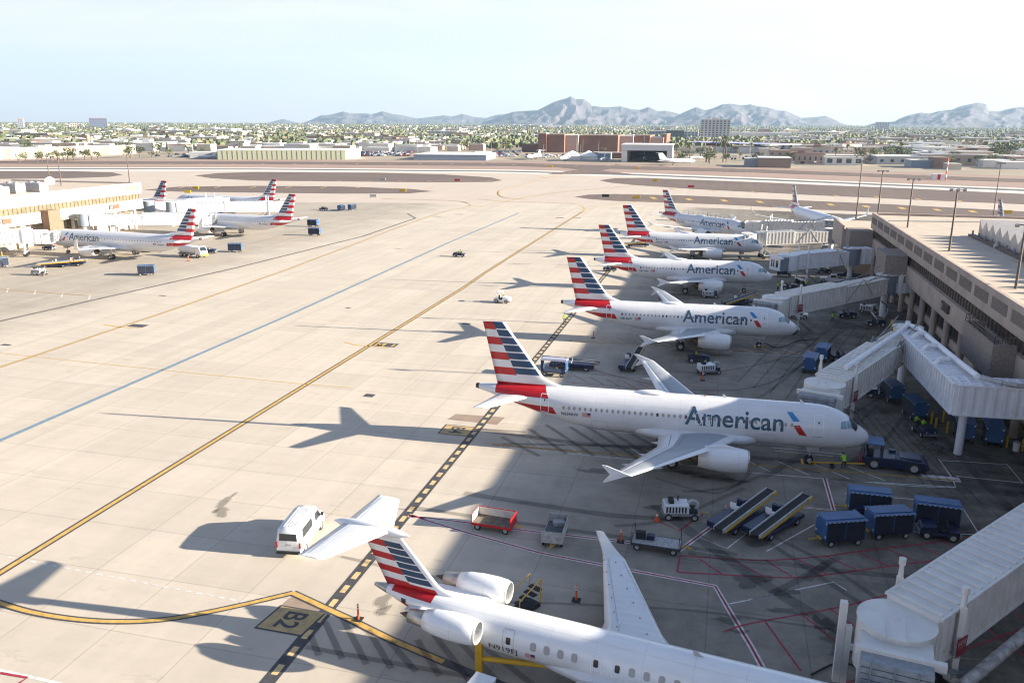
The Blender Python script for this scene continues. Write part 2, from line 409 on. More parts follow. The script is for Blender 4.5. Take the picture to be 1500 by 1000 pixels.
    for x0, x1, z0, z1, r in doors:
        dd = decal(P, ring_bm(x0, x1, z0, z1, r, .05), lambda u, v: (u, v), ys, 'door', OUTL, root, .25, .02)
        if z1-z0 > 1.5 and not lite:
            decal(P, poly_bm([rrect(x0+.36, x1-.36, z0+1.15, z0+1.35, .05, 2)]), lambda u, v: (u, v), ys, 'door_window', WIND, dd, .25, .02)
            decal(P, poly_bm([[(x0, z0-.07), (x1, z0-.07), (x1, z0-.01), (x0, z0-.01)]]), lambda u, v: (u, v), ys, 'door_sill', GREYM, dd, .25, .02)
    for x0, x1 in ((8.4, 10.1), (L-13.6, L-12.0)):
        decal(P, ring_bm(x0, x1, 2.05, 3.25, .08, .028), lambda u, v: (u, v), ys, 'cargo_door', LGREY, root, .25, .016)
    for s in (-1, 1):
        for poly in ([(2.86, 4.22), (2.82, 4.76), (2.34, 4.82), (2.30, 4.20)], [(2.22, 4.20), (2.26, 4.81), (1.92, 4.70), (1.62, 4.16)]):
            decal(P, poly_bm([poly]), lambda u, v: (u, v), s, 'cockpit_window', CGLASS, root, .12, .02)
        bm = bmesh.new(); q = [(1.16, .07), (1.93, .06), (2.0, .55), (1.78, .92), (1.42, 1.02), (1.22, .6)]
        bm.faces.new([bm.verts.new((x, a, 0)) for x, a in q])
        for i in range(1, 9): cut(bm, (0, i*.12, 0), (0,1,0)); cut(bm, (1.1+i*.11, 0, 0), (1,0,0))
        for v in bm.verts: v.co = P.ang(v.co.x, s*v.co.y, .02)
        bm_obj(bm, 'cockpit_window', GLASS, root)
    fwd = 1 if side > 0 else -1
    tb = text_bm('American', 8.9, 1.62, .012); XA = 16.75 if side < 0 else 7.9
    if L < 36 and side < 0: XA = 16.0
    decal(P, tb, (lambda u, v: (XA-u, 3.66+v)) if side < 0 else (lambda u, v: (XA+u, 3.66+v)), ys, 'airline_lettering', LETTER, root, .2, .017)
    dx = XA-16.75 if side < 0 else 0
    e = decal(P, poly_bm([[(7.6+dx, 5.36), (7.1+dx, 5.36), (6.45+dx, 4.70), (7.0+dx, 4.62)]]), lambda u, v: (u, v), ys, 'emblem', LBLUE, root, .15, .018)
    decal(P, poly_bm([[(7.0+dx, 4.28), (6.45+dx, 4.34), (5.72+dx, 3.36), (6.42+dx, 3.44)]]), lambda u, v: (u, v), ys, 'emblem_red', RED, e, .15, .018)
    decal(P, poly_bm([[(7.02+dx, 4.58), (6.5+dx, 4.66), (6.22+dx, 4.5), (6.5+dx, 4.36), (6.95+dx, 4.34)]]), lambda u, v: (u, v), ys, 'emblem_beak', WHITE, e, .15, .018)
    if reg:
        decal(P, text_bm(reg, 1.7, .34, .015), (lambda u, v: (L-9.0-u, 3.55+v)) if side < 0 else (lambda u, v: (L-10.7+u, 3.55+v)), ys, 'registration', LETTER, root, .2, .018)
        fl = decal(P, poly_bm([[(L-11.1, 3.55), (L-11.9, 3.55), (L-11.9, 3.98), (L-11.1, 3.98)]]), lambda u, v: (u, v), ys, 'flag', mat('flag_red_white', (.62, .3, .3), .5), root, .2, .018)
        decal(P, poly_bm([[(L-11.58, 3.77), (L-11.9, 3.77), (L-11.9, 3.98), (L-11.58, 3.98)]]), lambda u, v: (u, v), ys, 'canton', BLUE, fl, .2, .021)
    if not lite:
        if L > 33:
            mb = MB(); xx = 19.6+d*1.6
            mb.loft([[(xx+a*1.0, b*math.sin(2*PI*i/16)*.62, 5.82+c*max(0, math.cos(2*PI*i/16))) for i in range(16)] for a, b, c in ((-1.2, .1, .05), (-.8, .6, .18), (-.1, .9, .3), (.8, .9, .3), (1.6, .6, .2), (2.2, .1, .05))])
            mb.build('satellite_dome', SKINW, root)
        for x0 in (5.9, 12.9+d):
            mb = MB(); mb.sideprism([(x0, 5.84), (x0+.42, 5.84), (x0+.5, 6.2), (x0+.34, 6.2)], -.02, .02); mb.build('antenna', WHITE, root)
        mb = MB(); mb.cyl((15+d, 0, 5.86), (15+d, 0, 5.98), .07, n=8); mb.build('beacon', RED, root)
    return root

def regional_jet(label, loc, rot):
    L = 36.2
    root = T('regional_jet', label, 'regional jet', loc, rot)
    P = Prof([(0, 2.0, 2.04, .02), (.3, 1.7, 2.4, .42), (1., 1.35, 2.85, .82), (2., 1.16, 3.4, 1.12), (3.2, 1.1, 3.72, 1.3), (4.5, 1.1, 3.79, 1.345), (L-12.5, 1.1, 3.79, 1.345), (L-10, 1.18, 3.79, 1.33),
              (L-8, 1.45, 3.79, 1.25), (L-6.5, 1.8, 3.78, 1.1), (L-5, 2.25, 3.75, .88), (L-3.4, 2.8, 3.68, .56), (L-2.5, 3.05, 3.6, .36), (L-1.7, 3.25, 3.47, .1)])
    edge = lambda z: L-6.1+(3.79-z)*.25
    def cls(c):
        if c.x > L-2.75: return 2
        if c.x < L-3.15 and c.x > edge(c.z):
            if c.z > 3.48 or 2.25 < c.z < 3.02: return 1
        return 0
    P.body(([((0,0,z), (0,0,1)) for z in (3.48, 2.25, 3.02)]+[((L-3.15,0,0), (1,0,0)), ((L-2.75,0,0), (1,0,0)), ((L-6.1,0,3.79), (1,0,.25))], cls), [SKINW, RED, METAL], root, nseg=48)
    zt = 7.15; pz = .41
    le = lambda z: L-3.5-(7.15-z)*.93 if z > 4.3 else L-3.5-2.85*.93-(4.3-z)*.93-(4.3-z)**2*3.3
    lin = lambda z: L-3.5-(7.15-z)*.93
    te = lambda z: L-.75-(7.15-z)*.52
    mid = lambda z: te(z)-(te(z)-lin(z))*.46
    z_top = 6.55
    def fcls(c):
        if c.z > z_top or c.x < lin(c.z)+.42: return 0
        k = int((z_top-c.z)/pz); u = (z_top-c.z)/pz-k
        if c.z < z_top-6.2*pz: return 1
        if c.x < mid(c.z): return (2 if u < .84 else 0) if k < 6 else 0
        return 1 if k % 2 == 0 else 0
    fc = [((0,0,z_top-k*pz), (0,0,1)) for k in range(0, 7)]+[((0,0,z_top-k*pz+pz*.16), (0,0,1)) for k in range(1, 7)]+[((0,0,z_top-6.2*pz), (0,0,1))]
    fc += [((lin(7.15)+.42, 0, 7.15), (1,0,-.93)), ((mid(7.15), 0, 7.15), (1,0,-(mid(7.15)-mid(4))/3.15))]
    fin_mesh(le, te, 3.6, 7.15, .19, (fc, fcls), [SKINW, RED, BLUE], root, L)
    mb = MB(); mb.lathe([(-4.3, .02), (-3.8, .2), (-3.0, .33), (-1.6, .40), (-.2, .34), (.6, .2), (1.1, .02)], (L, 0, 7.12), n=18); mb.build('tail_bullet', SKINW, root)
    for s in (-1, 1):
        tp = wing_mesh([(0.05, L-3.1, L+.2, 7.22, .1), (4.15, L-1.15, L+.55, 7.05, .09), (4.3, L-.8, L+.6, 7.05, .05)], s, 'tailplane', SKINW, root)
        mb = MB(); a, b = Vector((L-.55, s*.4, 7.37)), Vector((L+.05, s*4.0, 7.115))
        mb.add([a, b, b+Vector((.05,0,0)), a+Vector((.05,0,0))], [(0,1,2,3)]); mb.build('elevator_seam', LGREY, tp)
    base = [(1.0, 14.9, 20.9, 1.5, .12), (1.4, 15.0, 20.7, 1.55, .12), (4.2, 17.3, 20.9, 1.62, .11), (11.4, 21.6, 23.2, 1.98, .10)]
    for s in (-1, 1):
        w = wing_mesh(seclist(base, 3), s, 'wing', [SKINW, SKINW], root)
        R = []
        for y, dz, a, b in ((11.4, 0, 21.6, 23.2), (11.7, .1, 22.0, 23.35), (11.95, .5, 22.6, 23.6), (12.15, 1.35, 23.4, 24.0)):
            R.append(airfoil(a, b, 0, .07, lambda x, t, y=y, dz=dz: (x, s*(y-t*min(1, dz*2)), 1.98+dz+t*(1-min(1, dz*2))), sym=True))
        mb = MB(); mb.loft(R); mb.build('winglet', SKINW, w)
        mb = MB()
        for y0, y1, t in ((1.6, 4.2, .74), (4.4, 10.9, .76), (1.6, 11.0, .14)):
            ps = []
            for y in (y0, y1):
                for i in range(len(base)-1):
                    if base[i][0] <= y <= base[i+1][0]:
                        f = (y-base[i][0])/(base[i+1][0]-base[i][0]); q = [u+(v-u)*f for u, v in zip(base[i], base[i+1])]
                c = q[2]-q[1]; ps.append(Vector((q[1]+t*c, s*y, q[3]+interp([(u, v) for u, v in AF], t, 1)*c*q[4]/.12+.01)))
            mb.add([ps[0], ps[1], ps[1]+Vector((.04,0,0)), ps[0]+Vector((.04,0,0))], [(0,1,2,3)])
        mb.build('flap_seam', LGREY, w)
        mb = MB()
        for i in range(7):
            y = 2.2+i*1.4; f = (y-1.4)/10; x = 16.0+6*f+.25
            for t in (.12, .55):
                mb.box(x+t*(5-3.4*f), x+t*(5-3.4*f)+.09, s*y-.025, s*y+.025, 1.55+y*.035+.26-.12*f, 1.55+y*.035+.30-.12*f)
        mb.build('wing_mark', RED, w)
    for s in (-1, 1):
        y, x0, z = s*2.24, 26.35, 3.42
        mb = MB(); mb.lathe([(.08, .66), (.25, .74), (.9, .80), (1.8, .80), (2.7, .72), (3.35, .58), (3.35, .54), (3.0, .56)], (x0, y, z), n=30)
        e = mb.build('engine', SKINW, root)
        mb = MB(); mb.lathe([(.7, .56), (.25, .57), (.05, .60), (0, .625), (.03, .66), (.1, .68)], (x0, y, z), n=30); mb.build('intake_lip', LGREY, e)
        mb = MB(); mb.lathe([(.72, .58), (.7, .17), (.55, .13), (.35, .01)], (x0, y, z), n=20); mb.build('fan', GREYM, e)
        mb = MB(); mb.lathe([(3.2, .56), (3.5, .5), (4.4, .40), (4.42, .34), (4.0, .3)], (x0, y, z), n=24, mi=0)
        mb.lathe([(3.9, .3), (4.4, .24), (5.05, .02)], (x0, y, z), n=16, mi=1); mb.build('exhaust', [METAL, EXH], e)
        mb = MB(); ys = sorted((s*1.05, s*1.65)); mb.loft([[(26.9+k, yy, 3.0+q) for k, q in ((.3, .25), (.6, .37), (3.6, .35), (4.6, .25), (3.6, .15), (.6, .13))] for yy in ys]); mb.build('pylon', SKINW, e)
    mb = MB(); R = []
    for t, w_, zb in ((12.6, .3, 1.2), (13.8, 1.1, 1.0), (16, 1.55, .82), (20.5, 1.55, .82), (22.5, 1.1, 1.0), (24.5, .3, 1.2)):
        R.append([(t, w_*math.sin(2*PI*i/24), zb+(2.2-zb)/2*(1+math.cos(2*PI*i/24))) for i in range(24)])
    mb.loft(R); mb.build('belly_fairing', SKINW, root)
    g = MB(); g.cyl((3.4, 0, .3), (3.3, 0, 1.5), .07); g = g.build('nose_gear', LGREY, root)
    for y in (-.18, .18): wheel(g, 3.4, y, .26, .14)
    for s in (-1, 1):
        g = MB(); g.cyl((20.6, s*2.05, .5), (20.4, s*2.0, 1.6), .1); g = g.build('main_gear', LGREY, root)
        for y in (-.25, .25): wheel(g, 20.6, s*2.05+y, .45, .25)
    z0 = 2.72; bm = poly_bm([rrect(-.14, .14, -.2, .2, .1, 2)])
    for v in bm.verts: v.co = Vector((v.co.x, P.at(12, z0+v.co.y, 1, .012).y, v.co.y))
    me = bpy.data.meshes.new('window'); bm.to_mesh(me); bm.free(); me.materials.append(mat('cabin_window', (.42, .41, .40), .2))
    bm = poly_bm([rrect(-.18, .18, -.25, .25, .13, 2)])
    for v in bm.verts: v.co = Vector((v.co.x, P.at(12, z0+v.co.y, 1, .007).y, v.co.y))
    rim = bpy.data.meshes.new('window_rim'); bm.to_mesh(rim); bm.free(); rim.materials.append(LGREY)
    x = 5.6
    while x < 24.2:
        if not (18.0 < x < 20.2):
            o = link('window', me, root); o.location = (x, 0, z0); r_ = link('window_rim', rim, o)
        x += .81
    for x0 in (18.25, 19.45):
        dd = decal(P, ring_bm(x0, x0+.62, 2.0, 3.2, .12, .05), lambda u, v: (u, v), 1, 'door', OUTL, root, .2, .02)
        decal(P, poly_bm([rrect(x0+.17, x0+.45, 2.5, 2.92, .08, 2)]), lambda u, v: (u, v), 1, 'door_window', WIND, dd, .2, .02)
    dd = decal(P, ring_bm(24.6, 25.3, 1.9, 3.3, .1, .025), lambda u, v: (u, v), 1, 'door', LGREY, root, .2, .02)
    decal(P, poly_bm([rrect(24.8, 25.08, 2.5, 2.9, .06, 2)]), lambda u, v: (u, v), 1, 'door_window', WIND, dd, .2, .02)
    decal(P, text_bm('N919FJ', 1.75, .37, .0), lambda u, v: (26.15-u, 1.92+v), 1, 'registration', mat('black_lettering', (.02, .02, .02), .5), root, .2, .018)
    fl = decal(P, poly_bm([[(23.9, 1.95), (23.3, 1.95), (23.3, 2.26), (23.9, 2.26)]]), lambda u, v: (u, v), 1, 'flag', mat('flag_red_white', (.62, .3, .3), .5), root, .2, .018)
    decal(P, poly_bm([[(23.55, 2.1), (23.3, 2.1), (23.3, 2.26), (23.55, 2.26)]]), lambda u, v: (u, v), 1, 'canton', BLUE, fl, .2, .021)
    decal(P, poly_bm([[(L-4.3, 3.0), (L-3.95, 3.0), (L-3.95, 3.3), (L-4.3, 3.3)]]), lambda u, v: (u, v), 1, 'air_inlet', WIND, root, .2, .015)
    for s in (-1, 1):
        bm = bmesh.new(); bm.faces.new([bm.verts.new((x, a, 0)) for x, a in ((1.15, .08), (1.9, .07), (2.1, .9), (1.5, 1.1))])
        for i in range(1, 9): cut(bm, (0, i*.13, 0), (0,1,0)); cut(bm, (1.1+i*.11, 0, 0), (1,0,0))
        for v in bm.verts: v.co = P.ang(v.co.x, s*v.co.y, .02)
        bm_obj(bm, 'cockpit_window', GLASS, root)
    mb = MB(); mb.sideprism([(14.2, 3.77), (14.75, 3.77), (14.85, 4.05), (14.65, 4.05)], -.02, .02); mb.build('antenna', LGREY, root)
    return root
def plane_at(x, y, deg):   # nose position and heading -> object at the nose, x running aft
    return (x, y, 0), math.radians(deg)+PI
g_r = 'airliners parked nose-in at the near concourse'; g_l = 'airliners parked at the far concourse'
l, r = plane_at(14.35, 78.0, 1.9)
airliner(37.57, 0, 'nearest airliner in full view, registration N654AW, yellow towbar at its nose gear', l, r, g_r, reg='N654AW')
l, r = plane_at(11.1, 120.5, 2.7)
a319 = airliner(33.84, -1.6, 'second airliner from the camera, registration N813AW, directly behind the N654AW one', l, r, g_r, reg='N813AW')
for (x, y, dg, lb) in ((9.6, 161.8, 3.5, 'third large airliner from the camera, nose beside the grey-sided boarding bridge cab'),
                       (9.3, 202.0, 2.0, 'fourth airliner in the row, small belt loader under its tail'),
                       (6.8, 229.8, -41., 'farthest airliner in the row, turned at an angle with carts parked behind it')):
    l, r = plane_at(x, y, dg); dup(a319, l, r, lb, g_r)
l, r = plane_at(-158.6, 167.6, 175.5)
a321 = airliner(44.5, 4.27, 'long airliner at the left concourse with fuel truck under its tail', l, r, g_l, sharklet=True, side=1, reg='N566UW', lite=True)
l, r = plane_at(-156.5, 210.5, 174)
dup(a321, l, r, 'airliner at the left concourse whose nose hides behind another red striped tail', g_l)
l, r = plane_at(-191.5, 262, 174); dup(a321, l, r, 'sunlit airliner at the left concourse, its fuselage white behind a row of boarding bridges', g_l)
l, r = plane_at(-222, 245, 174); dup(a321, l, r, 'leftmost airliner tail rising beyond the end of the left terminal', g_l)
l, r = plane_at(32, 243, -75); dup(a321, l, r, 'airliner seen from behind at the end of the near concourse', g_r)
l, r = plane_at(73, 203, -86); dup(a321, l, r, 'airliner beyond the near terminal with only its tail fin showing above the roof', g_r)
o = regional_jet('small regional jet with T tail and two rear engines, registration N919FJ, in the foreground', (0, 0, 0), 0)
_h = math.radians(-8.6); tp = Vector((-21.1, 42.75, 0)); o.location = (tp.x+36.1*math.cos(_h), tp.y+36.1*math.sin(_h), 0); o.rotation_euler = (0, 0, _h+PI)
# ================================================================ light, sky, haze
SUN_EL, SUN_AZ = 15.6, 84.2      # azimuth clockwise from +Y
w = bpy.data.worlds.new('World'); sc.world = w; w.use_nodes = True; nt = w.node_tree
sky = nt.nodes.new('ShaderNodeTexSky'); sky.sky_type = 'NISHITA'; sky.sun_disc = False
sky.sun_elevation = math.radians(SUN_EL); sky.sun_rotation = math.radians(SUN_AZ); sky.altitude = 300; sky.air_density = .85; sky.dust_density = .9; sky.ozone_density = 1.6
tn = nt.nodes.new('ShaderNodeVectorMath'); tn.operation = 'MULTIPLY'; tn.inputs[1].default_value = (.76, .95, 1.20)
nt.links.new(sky.outputs[0], tn.inputs[0])
tc = nt.nodes.new('ShaderNodeTexCoord'); mp = nt.nodes.new('ShaderNodeMapping'); mp.inputs['Scale'].default_value = (1.6, 2.2, 11); mp.inputs['Rotation'].default_value = (0, .06, .3)
nz = nt.nodes.new('ShaderNodeTexNoise'); nz.inputs['Scale'].default_value = 1.3; nz.inputs['Detail'].default_value = 8; nz.inputs['Roughness'].default_value = .62; nz.inputs['Distortion'].default_value = .6
mr = nt.nodes.new('ShaderNodeMapRange'); mr.inputs[1].default_value = .42; mr.inputs[2].default_value = .78; mr.inputs[3].default_value = .66; mr.inputs[4].default_value = .97
mx = nt.nodes.new('ShaderNodeMix'); mx.data_type = 'RGBA'; mx.inputs['B'].default_value = (7.6, 6.85, 6.5, 1)
nt.links.new(tc.outputs['Generated'], mp.inputs[0]); nt.links.new(mp.outputs[0], nz.inputs['Vector']); nt.links.new(nz.outputs['Fac'], mr.inputs[0]); 
sz = nt.nodes.new('ShaderNodeSeparateXYZ'); nt.links.new(tc.outputs['Generated'], sz.inputs[0])
hz = nt.nodes.new('ShaderNodeMapRange'); hz.interpolation_type = 'SMOOTHSTEP'; hz.inputs[1].default_value = .12; hz.inputs[2].default_value = .42; hz.inputs[3].default_value = 1; hz.inputs[4].default_value = .12
nt.links.new(sz.outputs[2], hz.inputs[0]); mu = nt.nodes.new('ShaderNodeMath'); mu.operation = 'MULTIPLY'; nt.links.new(mr.outputs[0], mu.inputs[0]); nt.links.new(hz.outputs[0], mu.inputs[1]); nt.links.new(mu.outputs[0], mx.inputs['Factor'])
nt.links.new(tn.outputs[0], mx.inputs['A']); nt.links.new(mx.outputs['Result'], nt.nodes['Background'].inputs['Color']); nt.nodes['Background'].inputs['Strength'].default_value = .037
sl = bpy.data.lights.new('sun', 'SUN'); sl.energy = 5.0; sl.angle = math.radians(.45); sl.color = (1, .89, .735)
so = bpy.data.objects.new('sun', sl); C.objects.link(so)
e, a = math.radians(SUN_EL), math.radians(SUN_AZ)
so.rotation_euler = Vector((math.cos(e)*math.sin(a), math.cos(e)*math.cos(a), math.sin(e))).to_track_quat('Z', 'Y').to_euler()
sc.view_settings.view_transform = 'Standard'; sc.view_settings.look = 'None'; sc.view_settings.exposure = 2.16; sc.view_settings.gamma = 1
mh = bpy.data.materials.new('haze_air'); mh.use_nodes = True; n = mh.node_tree; n.nodes.clear()
pv = n.nodes.new('ShaderNodeVolumePrincipled'); ou = n.nodes.new('ShaderNodeOutputMaterial'); n.links.new(pv.outputs[0], ou.inputs['Volume'])
pv.inputs['Color'].default_value = (.52, .75, 1, 1); pv.inputs['Density'].default_value = 5.4e-5; pv.inputs['Anisotropy'].default_value = .2
tag(MB().box(-15000, 15000, -600, 16500, -3, 1300).build('haze', mh), kind='stuff')
sc.cycles.volume_bounces = 0; sc.cycles.max_bounces = 6; sc.cycles.diffuse_bounces = 3; sc.cycles.glossy_bounces = 3; sc.cycles.transparent_max_bounces = 12
# ================================================================ ground sheets
def ground_mat(name, col, joint=0., slab=.0, period=6.07, streak=.08, rough=.85, patch=.06, px=-41.85, py=44.4, stain=0., grain=.05, gates=False):
    m = bpy.data.materials.new(name); m.use_nodes = True; nt = m.node_tree; b = nt.nodes['Principled BSDF']; b.inputs['Roughness'].default_value = rough
    b.inputs['Specular IOR Level'].default_value = .25
    N = nt.nodes.new; Lk = nt.links.new
    geo = N('ShaderNodeNewGeometry'); pos = geo.outputs['Position']
    def mth(op, a, bb=None, c=None):
        k = N('ShaderNodeMath'); k.operation = op
        for i, v in enumerate((a, bb, c)):
            if v is None: continue
            if isinstance(v, (int, float)): k.inputs[i].default_value = v
            else: Lk(v, k.inputs[i])
        return k.outputs[0]
    def nz(scale, det=4, vec=None, rough_=.55):
        k = N('ShaderNodeTexNoise'); k.inputs['Scale'].default_value = scale; k.inputs['Detail'].default_value = det; k.inputs['Roughness'].default_value = rough_
        Lk(vec or pos, k.inputs['Vector']); return k.outputs['Fac']
    f = mth('MULTIPLY_ADD', nz(.035, 5), patch*4, 1-patch*2)
    f = mth('MULTIPLY', f, mth('MULTIPLY_ADD', nz(.9, 6, None, .7), grain*4, 1-grain*2))
    if streak:
        mp = N('ShaderNodeMapping'); Lk(pos, mp.inputs[0]); mp.inputs['Scale'].default_value = (.45, .012, 1)
        f = mth('MULTIPLY', f, mth('MULTIPLY_ADD', nz(1, 4, mp.outputs[0]), streak*4, 1-streak*2))
        mp = N('ShaderNodeMapping'); Lk(pos, mp.inputs[0]); mp.inputs['Scale'].default_value = (.02, .6, 1); mp.inputs['Rotation'].default_value = (0, 0, .12)
        f = mth('MULTIPLY', f, mth('MULTIPLY_ADD', nz(1, 4, mp.outputs[0]), streak*3, 1-streak*1.5))
    if joint:
        sx = N('ShaderNodeSeparateXYZ'); Lk(pos, sx.inputs[0])
        u = mth('DIVIDE', mth('SUBTRACT', sx.outputs[0], px), period); v = mth('DIVIDE', mth('SUBTRACT', sx.outputs[1], py), period)
        for q in (u, v):
            d = mth('ABSOLUTE', mth('SUBTRACT', mth('FRACT', mth('ADD', q, .5)), .5))
            ln = mth('LESS_THAN', d, .045/period)
            f = mth('MULTIPLY', f, mth('SUBTRACT', 1, mth('MULTIPLY', ln, joint)))
        cb = N('ShaderNodeCombineXYZ'); Lk(mth('FLOOR', u), cb.inputs[0]); Lk(mth('FLOOR', v), cb.inputs[1])
        wn = N('ShaderNodeTexWhiteNoise'); wn.noise_dimensions = '2D'; Lk(cb.outputs[0], wn.inputs['Vector'])
        f = mth('MULTIPLY', f, mth('MULTIPLY_ADD', wn.outputs['Value'], slab, 1-slab/2))
        f = mth('MULTIPLY', f, mth('SUBTRACT', 1, mth('MULTIPLY', mth('GREATER_THAN', wn.outputs['Value'], .955), .09)))
        f = mth('MULTIPLY', f, mth('ADD', 1, mth('MULTIPLY', mth('LESS_THAN', wn.outputs['Value'], .04), .07)))
    if stain:
        mp = N('ShaderNodeMapping'); Lk(pos, mp.inputs[0]); mp.inputs['Scale'].default_value = (.22, .5, 1)
        s = nz(1, 7, mp.outputs[0], .7); mr = N('ShaderNodeMapRange'); Lk(s, mr.inputs[0]); mr.inputs[1].default_value = .60; mr.inputs[2].default_value = .72
        mr.inputs[3].default_value = 1; mr.inputs[4].default_value = 1-stain; f = mth('MULTIPLY', f, mr.outputs[0])
    if gates:   # oil and wear on the stands, plus terminal shade painted into the colour
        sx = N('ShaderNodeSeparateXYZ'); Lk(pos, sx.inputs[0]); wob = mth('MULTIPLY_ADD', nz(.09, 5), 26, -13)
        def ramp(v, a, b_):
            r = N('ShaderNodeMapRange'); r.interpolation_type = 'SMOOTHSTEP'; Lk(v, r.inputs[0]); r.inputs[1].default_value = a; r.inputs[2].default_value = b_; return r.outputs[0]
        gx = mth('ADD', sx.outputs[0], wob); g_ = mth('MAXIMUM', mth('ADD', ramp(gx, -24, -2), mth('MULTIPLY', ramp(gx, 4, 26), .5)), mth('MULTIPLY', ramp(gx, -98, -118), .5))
        dirt_and_shade = mth('MULTIPLY_ADD', nz(.28, 7, None, .75), .7, .18); f = mth('MULTIPLY', f, mth('SUBTRACT', 1, mth('MULTIPLY', g_, dirt_and_shade)))
    sc_ = N('ShaderNodeVectorMath'); sc_.operation = 'SCALE'; sc_.inputs[0].default_value = col; Lk(f, sc_.inputs['Scale']); Lk(sc_.outputs[0], b.inputs['Base Color'])
    return m
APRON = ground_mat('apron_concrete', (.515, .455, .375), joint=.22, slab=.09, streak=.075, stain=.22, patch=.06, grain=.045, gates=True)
OLDAP = ground_mat('gate_concrete', (.31, .28, .25), joint=.35, slab=.12, streak=.10, stain=.4, patch=.07, grain=.05)
TAXI = ground_mat('taxiway_concrete', (.50, .43, .36), streak=.05, patch=.05)
ASPH = ground_mat('infield_asphalt', (.155, .118, .10), streak=.10, patch=.12)
RUNW = ground_mat('runway_surface', (.13, .125, .125), streak=.1)
RUNL = ground_mat('runway_shoulder', (.68, .63, .56), streak=.04)
DIRT = ground_mat('desert_dirt', (.34, .245, .20), streak=.03, patch=.10)
FARD = ground_mat('city_ground', (.33, .28, .21), streak=0, patch=.2)
def sheet(name, pts, z, m):
    bm = bmesh.new(); bm.faces.new([bm.verts.new((p[0], p[1], z)) for p in pts]); bmesh.ops.triangulate(bm, faces=bm.faces[:]); bm.normal_update()
    for f in bm.faces:
        if f.normal.z < 0: f.normal_flip()
    return tag(bm_obj(bm, name, m), kind='structure')
def psheet(name, px, z, m): return sheet(name, [G(*p) for p in px], z, m)
sheet('ground', [(-14900, -550), (14900, -550), (14900, 16400), (-14900, 16400)], -.30, FARD)
sheet('airfield_dirt', [G(-260, 232), G(375, 233), G(750, 235.5), G(1125, 245), G(1500, 257.5), G(1800, 268), (900, 250, 0), (900, 50, 0), (-900, 50, 0), (-900, 300, 0)], -.20, DIRT)
for i, (px, mm) in enumerate((([(-200, 236.5), (0, 236), (375, 236.5), (750, 238.5), (1100, 247.5), (1500, 262), (1700, 270), (1700, 276), (1500, 267), (1125, 253), (750, 243), (375, 240), (0, 239.5), (-200, 240)], ASPH),)):
    psheet('parallel_taxiway', px, -.10, mm)
psheet('taxiway', [(780, 241), (900, 246), (880, 250), (930, 255), (800, 255), (850, 248)], -.08, ASPH)
psheet('runway_shoulder', [(-300, 246), (0, 245), (375, 245.5), (750, 248.5), (937, 253.5), (1125, 260.5), (1312, 268.5), (1500, 275.5), (1700, 284), (1700, 294), (1500, 283), (1312, 274.5), (1125, 266.5), (937, 259), (750, 253.5), (375, 250.5), (0, 250), (-300, 251)], -.09, RUNL)
psheet('runway', [(-300, 247), (0, 246.2), (375, 246.8), (750, 250), (937, 255.2), (1125, 262.2), (1312, 270), (1500, 277.2), (1700, 286), (1700, 288.5), (1500, 279.8), (1312, 272.2), (1125, 264.4), (937, 257.2), (750, 251.8), (375, 248.4), (0, 247.8), (-300, 248.6)], -.085, RUNW)
psheet('taxiway', [(-300, 250.2), (0, 249.4), (375, 249.8), (750, 252.8), (937, 258.3), (1125, 265.8), (1312, 273.8), (1500, 282.3), (1700, 293), (1800, 360), (-300, 320)], -.093, TAXI)
for px in ([(-100, 249), (0, 250.5), (100, 250.5), (165, 252.5), (180, 256), (160, 259), (100, 261), (0, 262), (-100, 262)],
           [(285, 257), (320, 253.5), (375, 252), (560, 253), (650, 255.3), (720, 260), (736, 264), (720, 266.3), (640, 267), (375, 264.5), (310, 261)],
           [(210, 278), (260, 273.5), (375, 272), (500, 273), (600, 276.5), (634, 280), (600, 283), (500, 283.5), (375, 282), (260, 280.5)],
           [(-100, 268), (10, 268.5), (28, 270), (10, 272.5), (-100, 272)],
           [(878, 264), (900, 261), (940, 260.5), (1020, 263.5), (1125, 267.5), (1200, 271), (1312, 275), (1500, 284), (1700, 294), (1700, 312), (1500, 299), (1400, 295), (1200, 286), (1020, 277), (930, 271), (895, 267.5)],
           [(842, 288), (862, 285), (900, 284), (1000, 286), (1200, 294.5), (1312, 299.5), (1500, 309.5), (1700, 322), (1700, 334), (1500, 319), (1400, 315), (1200, 307), (1050, 299), (900, 294), (860, 291)]):
    psheet('infield', px, -.05, ASPH)
AP = [(-420, -60), (140, -60), (140, 330), G(1500, 322)[:2], G(1200, 312)[:2], G(1050, 305)[:2], G(900, 300)[:2], G(700, 298)[:2], G(375, 296)[:2], G(180, 292)[:2], (-420, 300)]
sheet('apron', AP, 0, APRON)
# ================================================================ painted markings
PY = mat('yellow_paint', (.56, .35, .09), .7, var=.25, scale=2); PB = mat('black_paint', (.06, .06, .065), .7, var=.3, scale=2)
PLB = mat('blue_paint', (.16, .31, .45), .7, var=.2, scale=2); PW = mat('white_marking', (.62, .60, .58), .7, var=.25, scale=3); PR = mat('red_marking', (.33, .03, .05), .7, var=.35, scale=3)
PD = mat('pale_dash_paint', (.62, .45, .22), .7, var=.25, scale=2)
PO = mat('panel_yellow', (.46, .33, .15), .7, var=.25, scale=1.5)
def strip(mb, pts, w, z, mi=0):
    pts = [Vector((p[0], p[1], 0)) for p in pts]; L_, R_ = [], []
    for i, p in enumerate(pts):
        d = (pts[min(i+1, len(pts)-1)]-pts[max(i-1, 0)]).normalized(); nn = Vector((-d.y, d.x, 0))*w/2
        L_.append((*(p+nn)[:2], z)); R_.append((*(p-nn)[:2], z))
    k = len(pts); mb.add(R_+L_, [(i, i+1, k+i+1, k+i) for i in range(k-1)], mi)
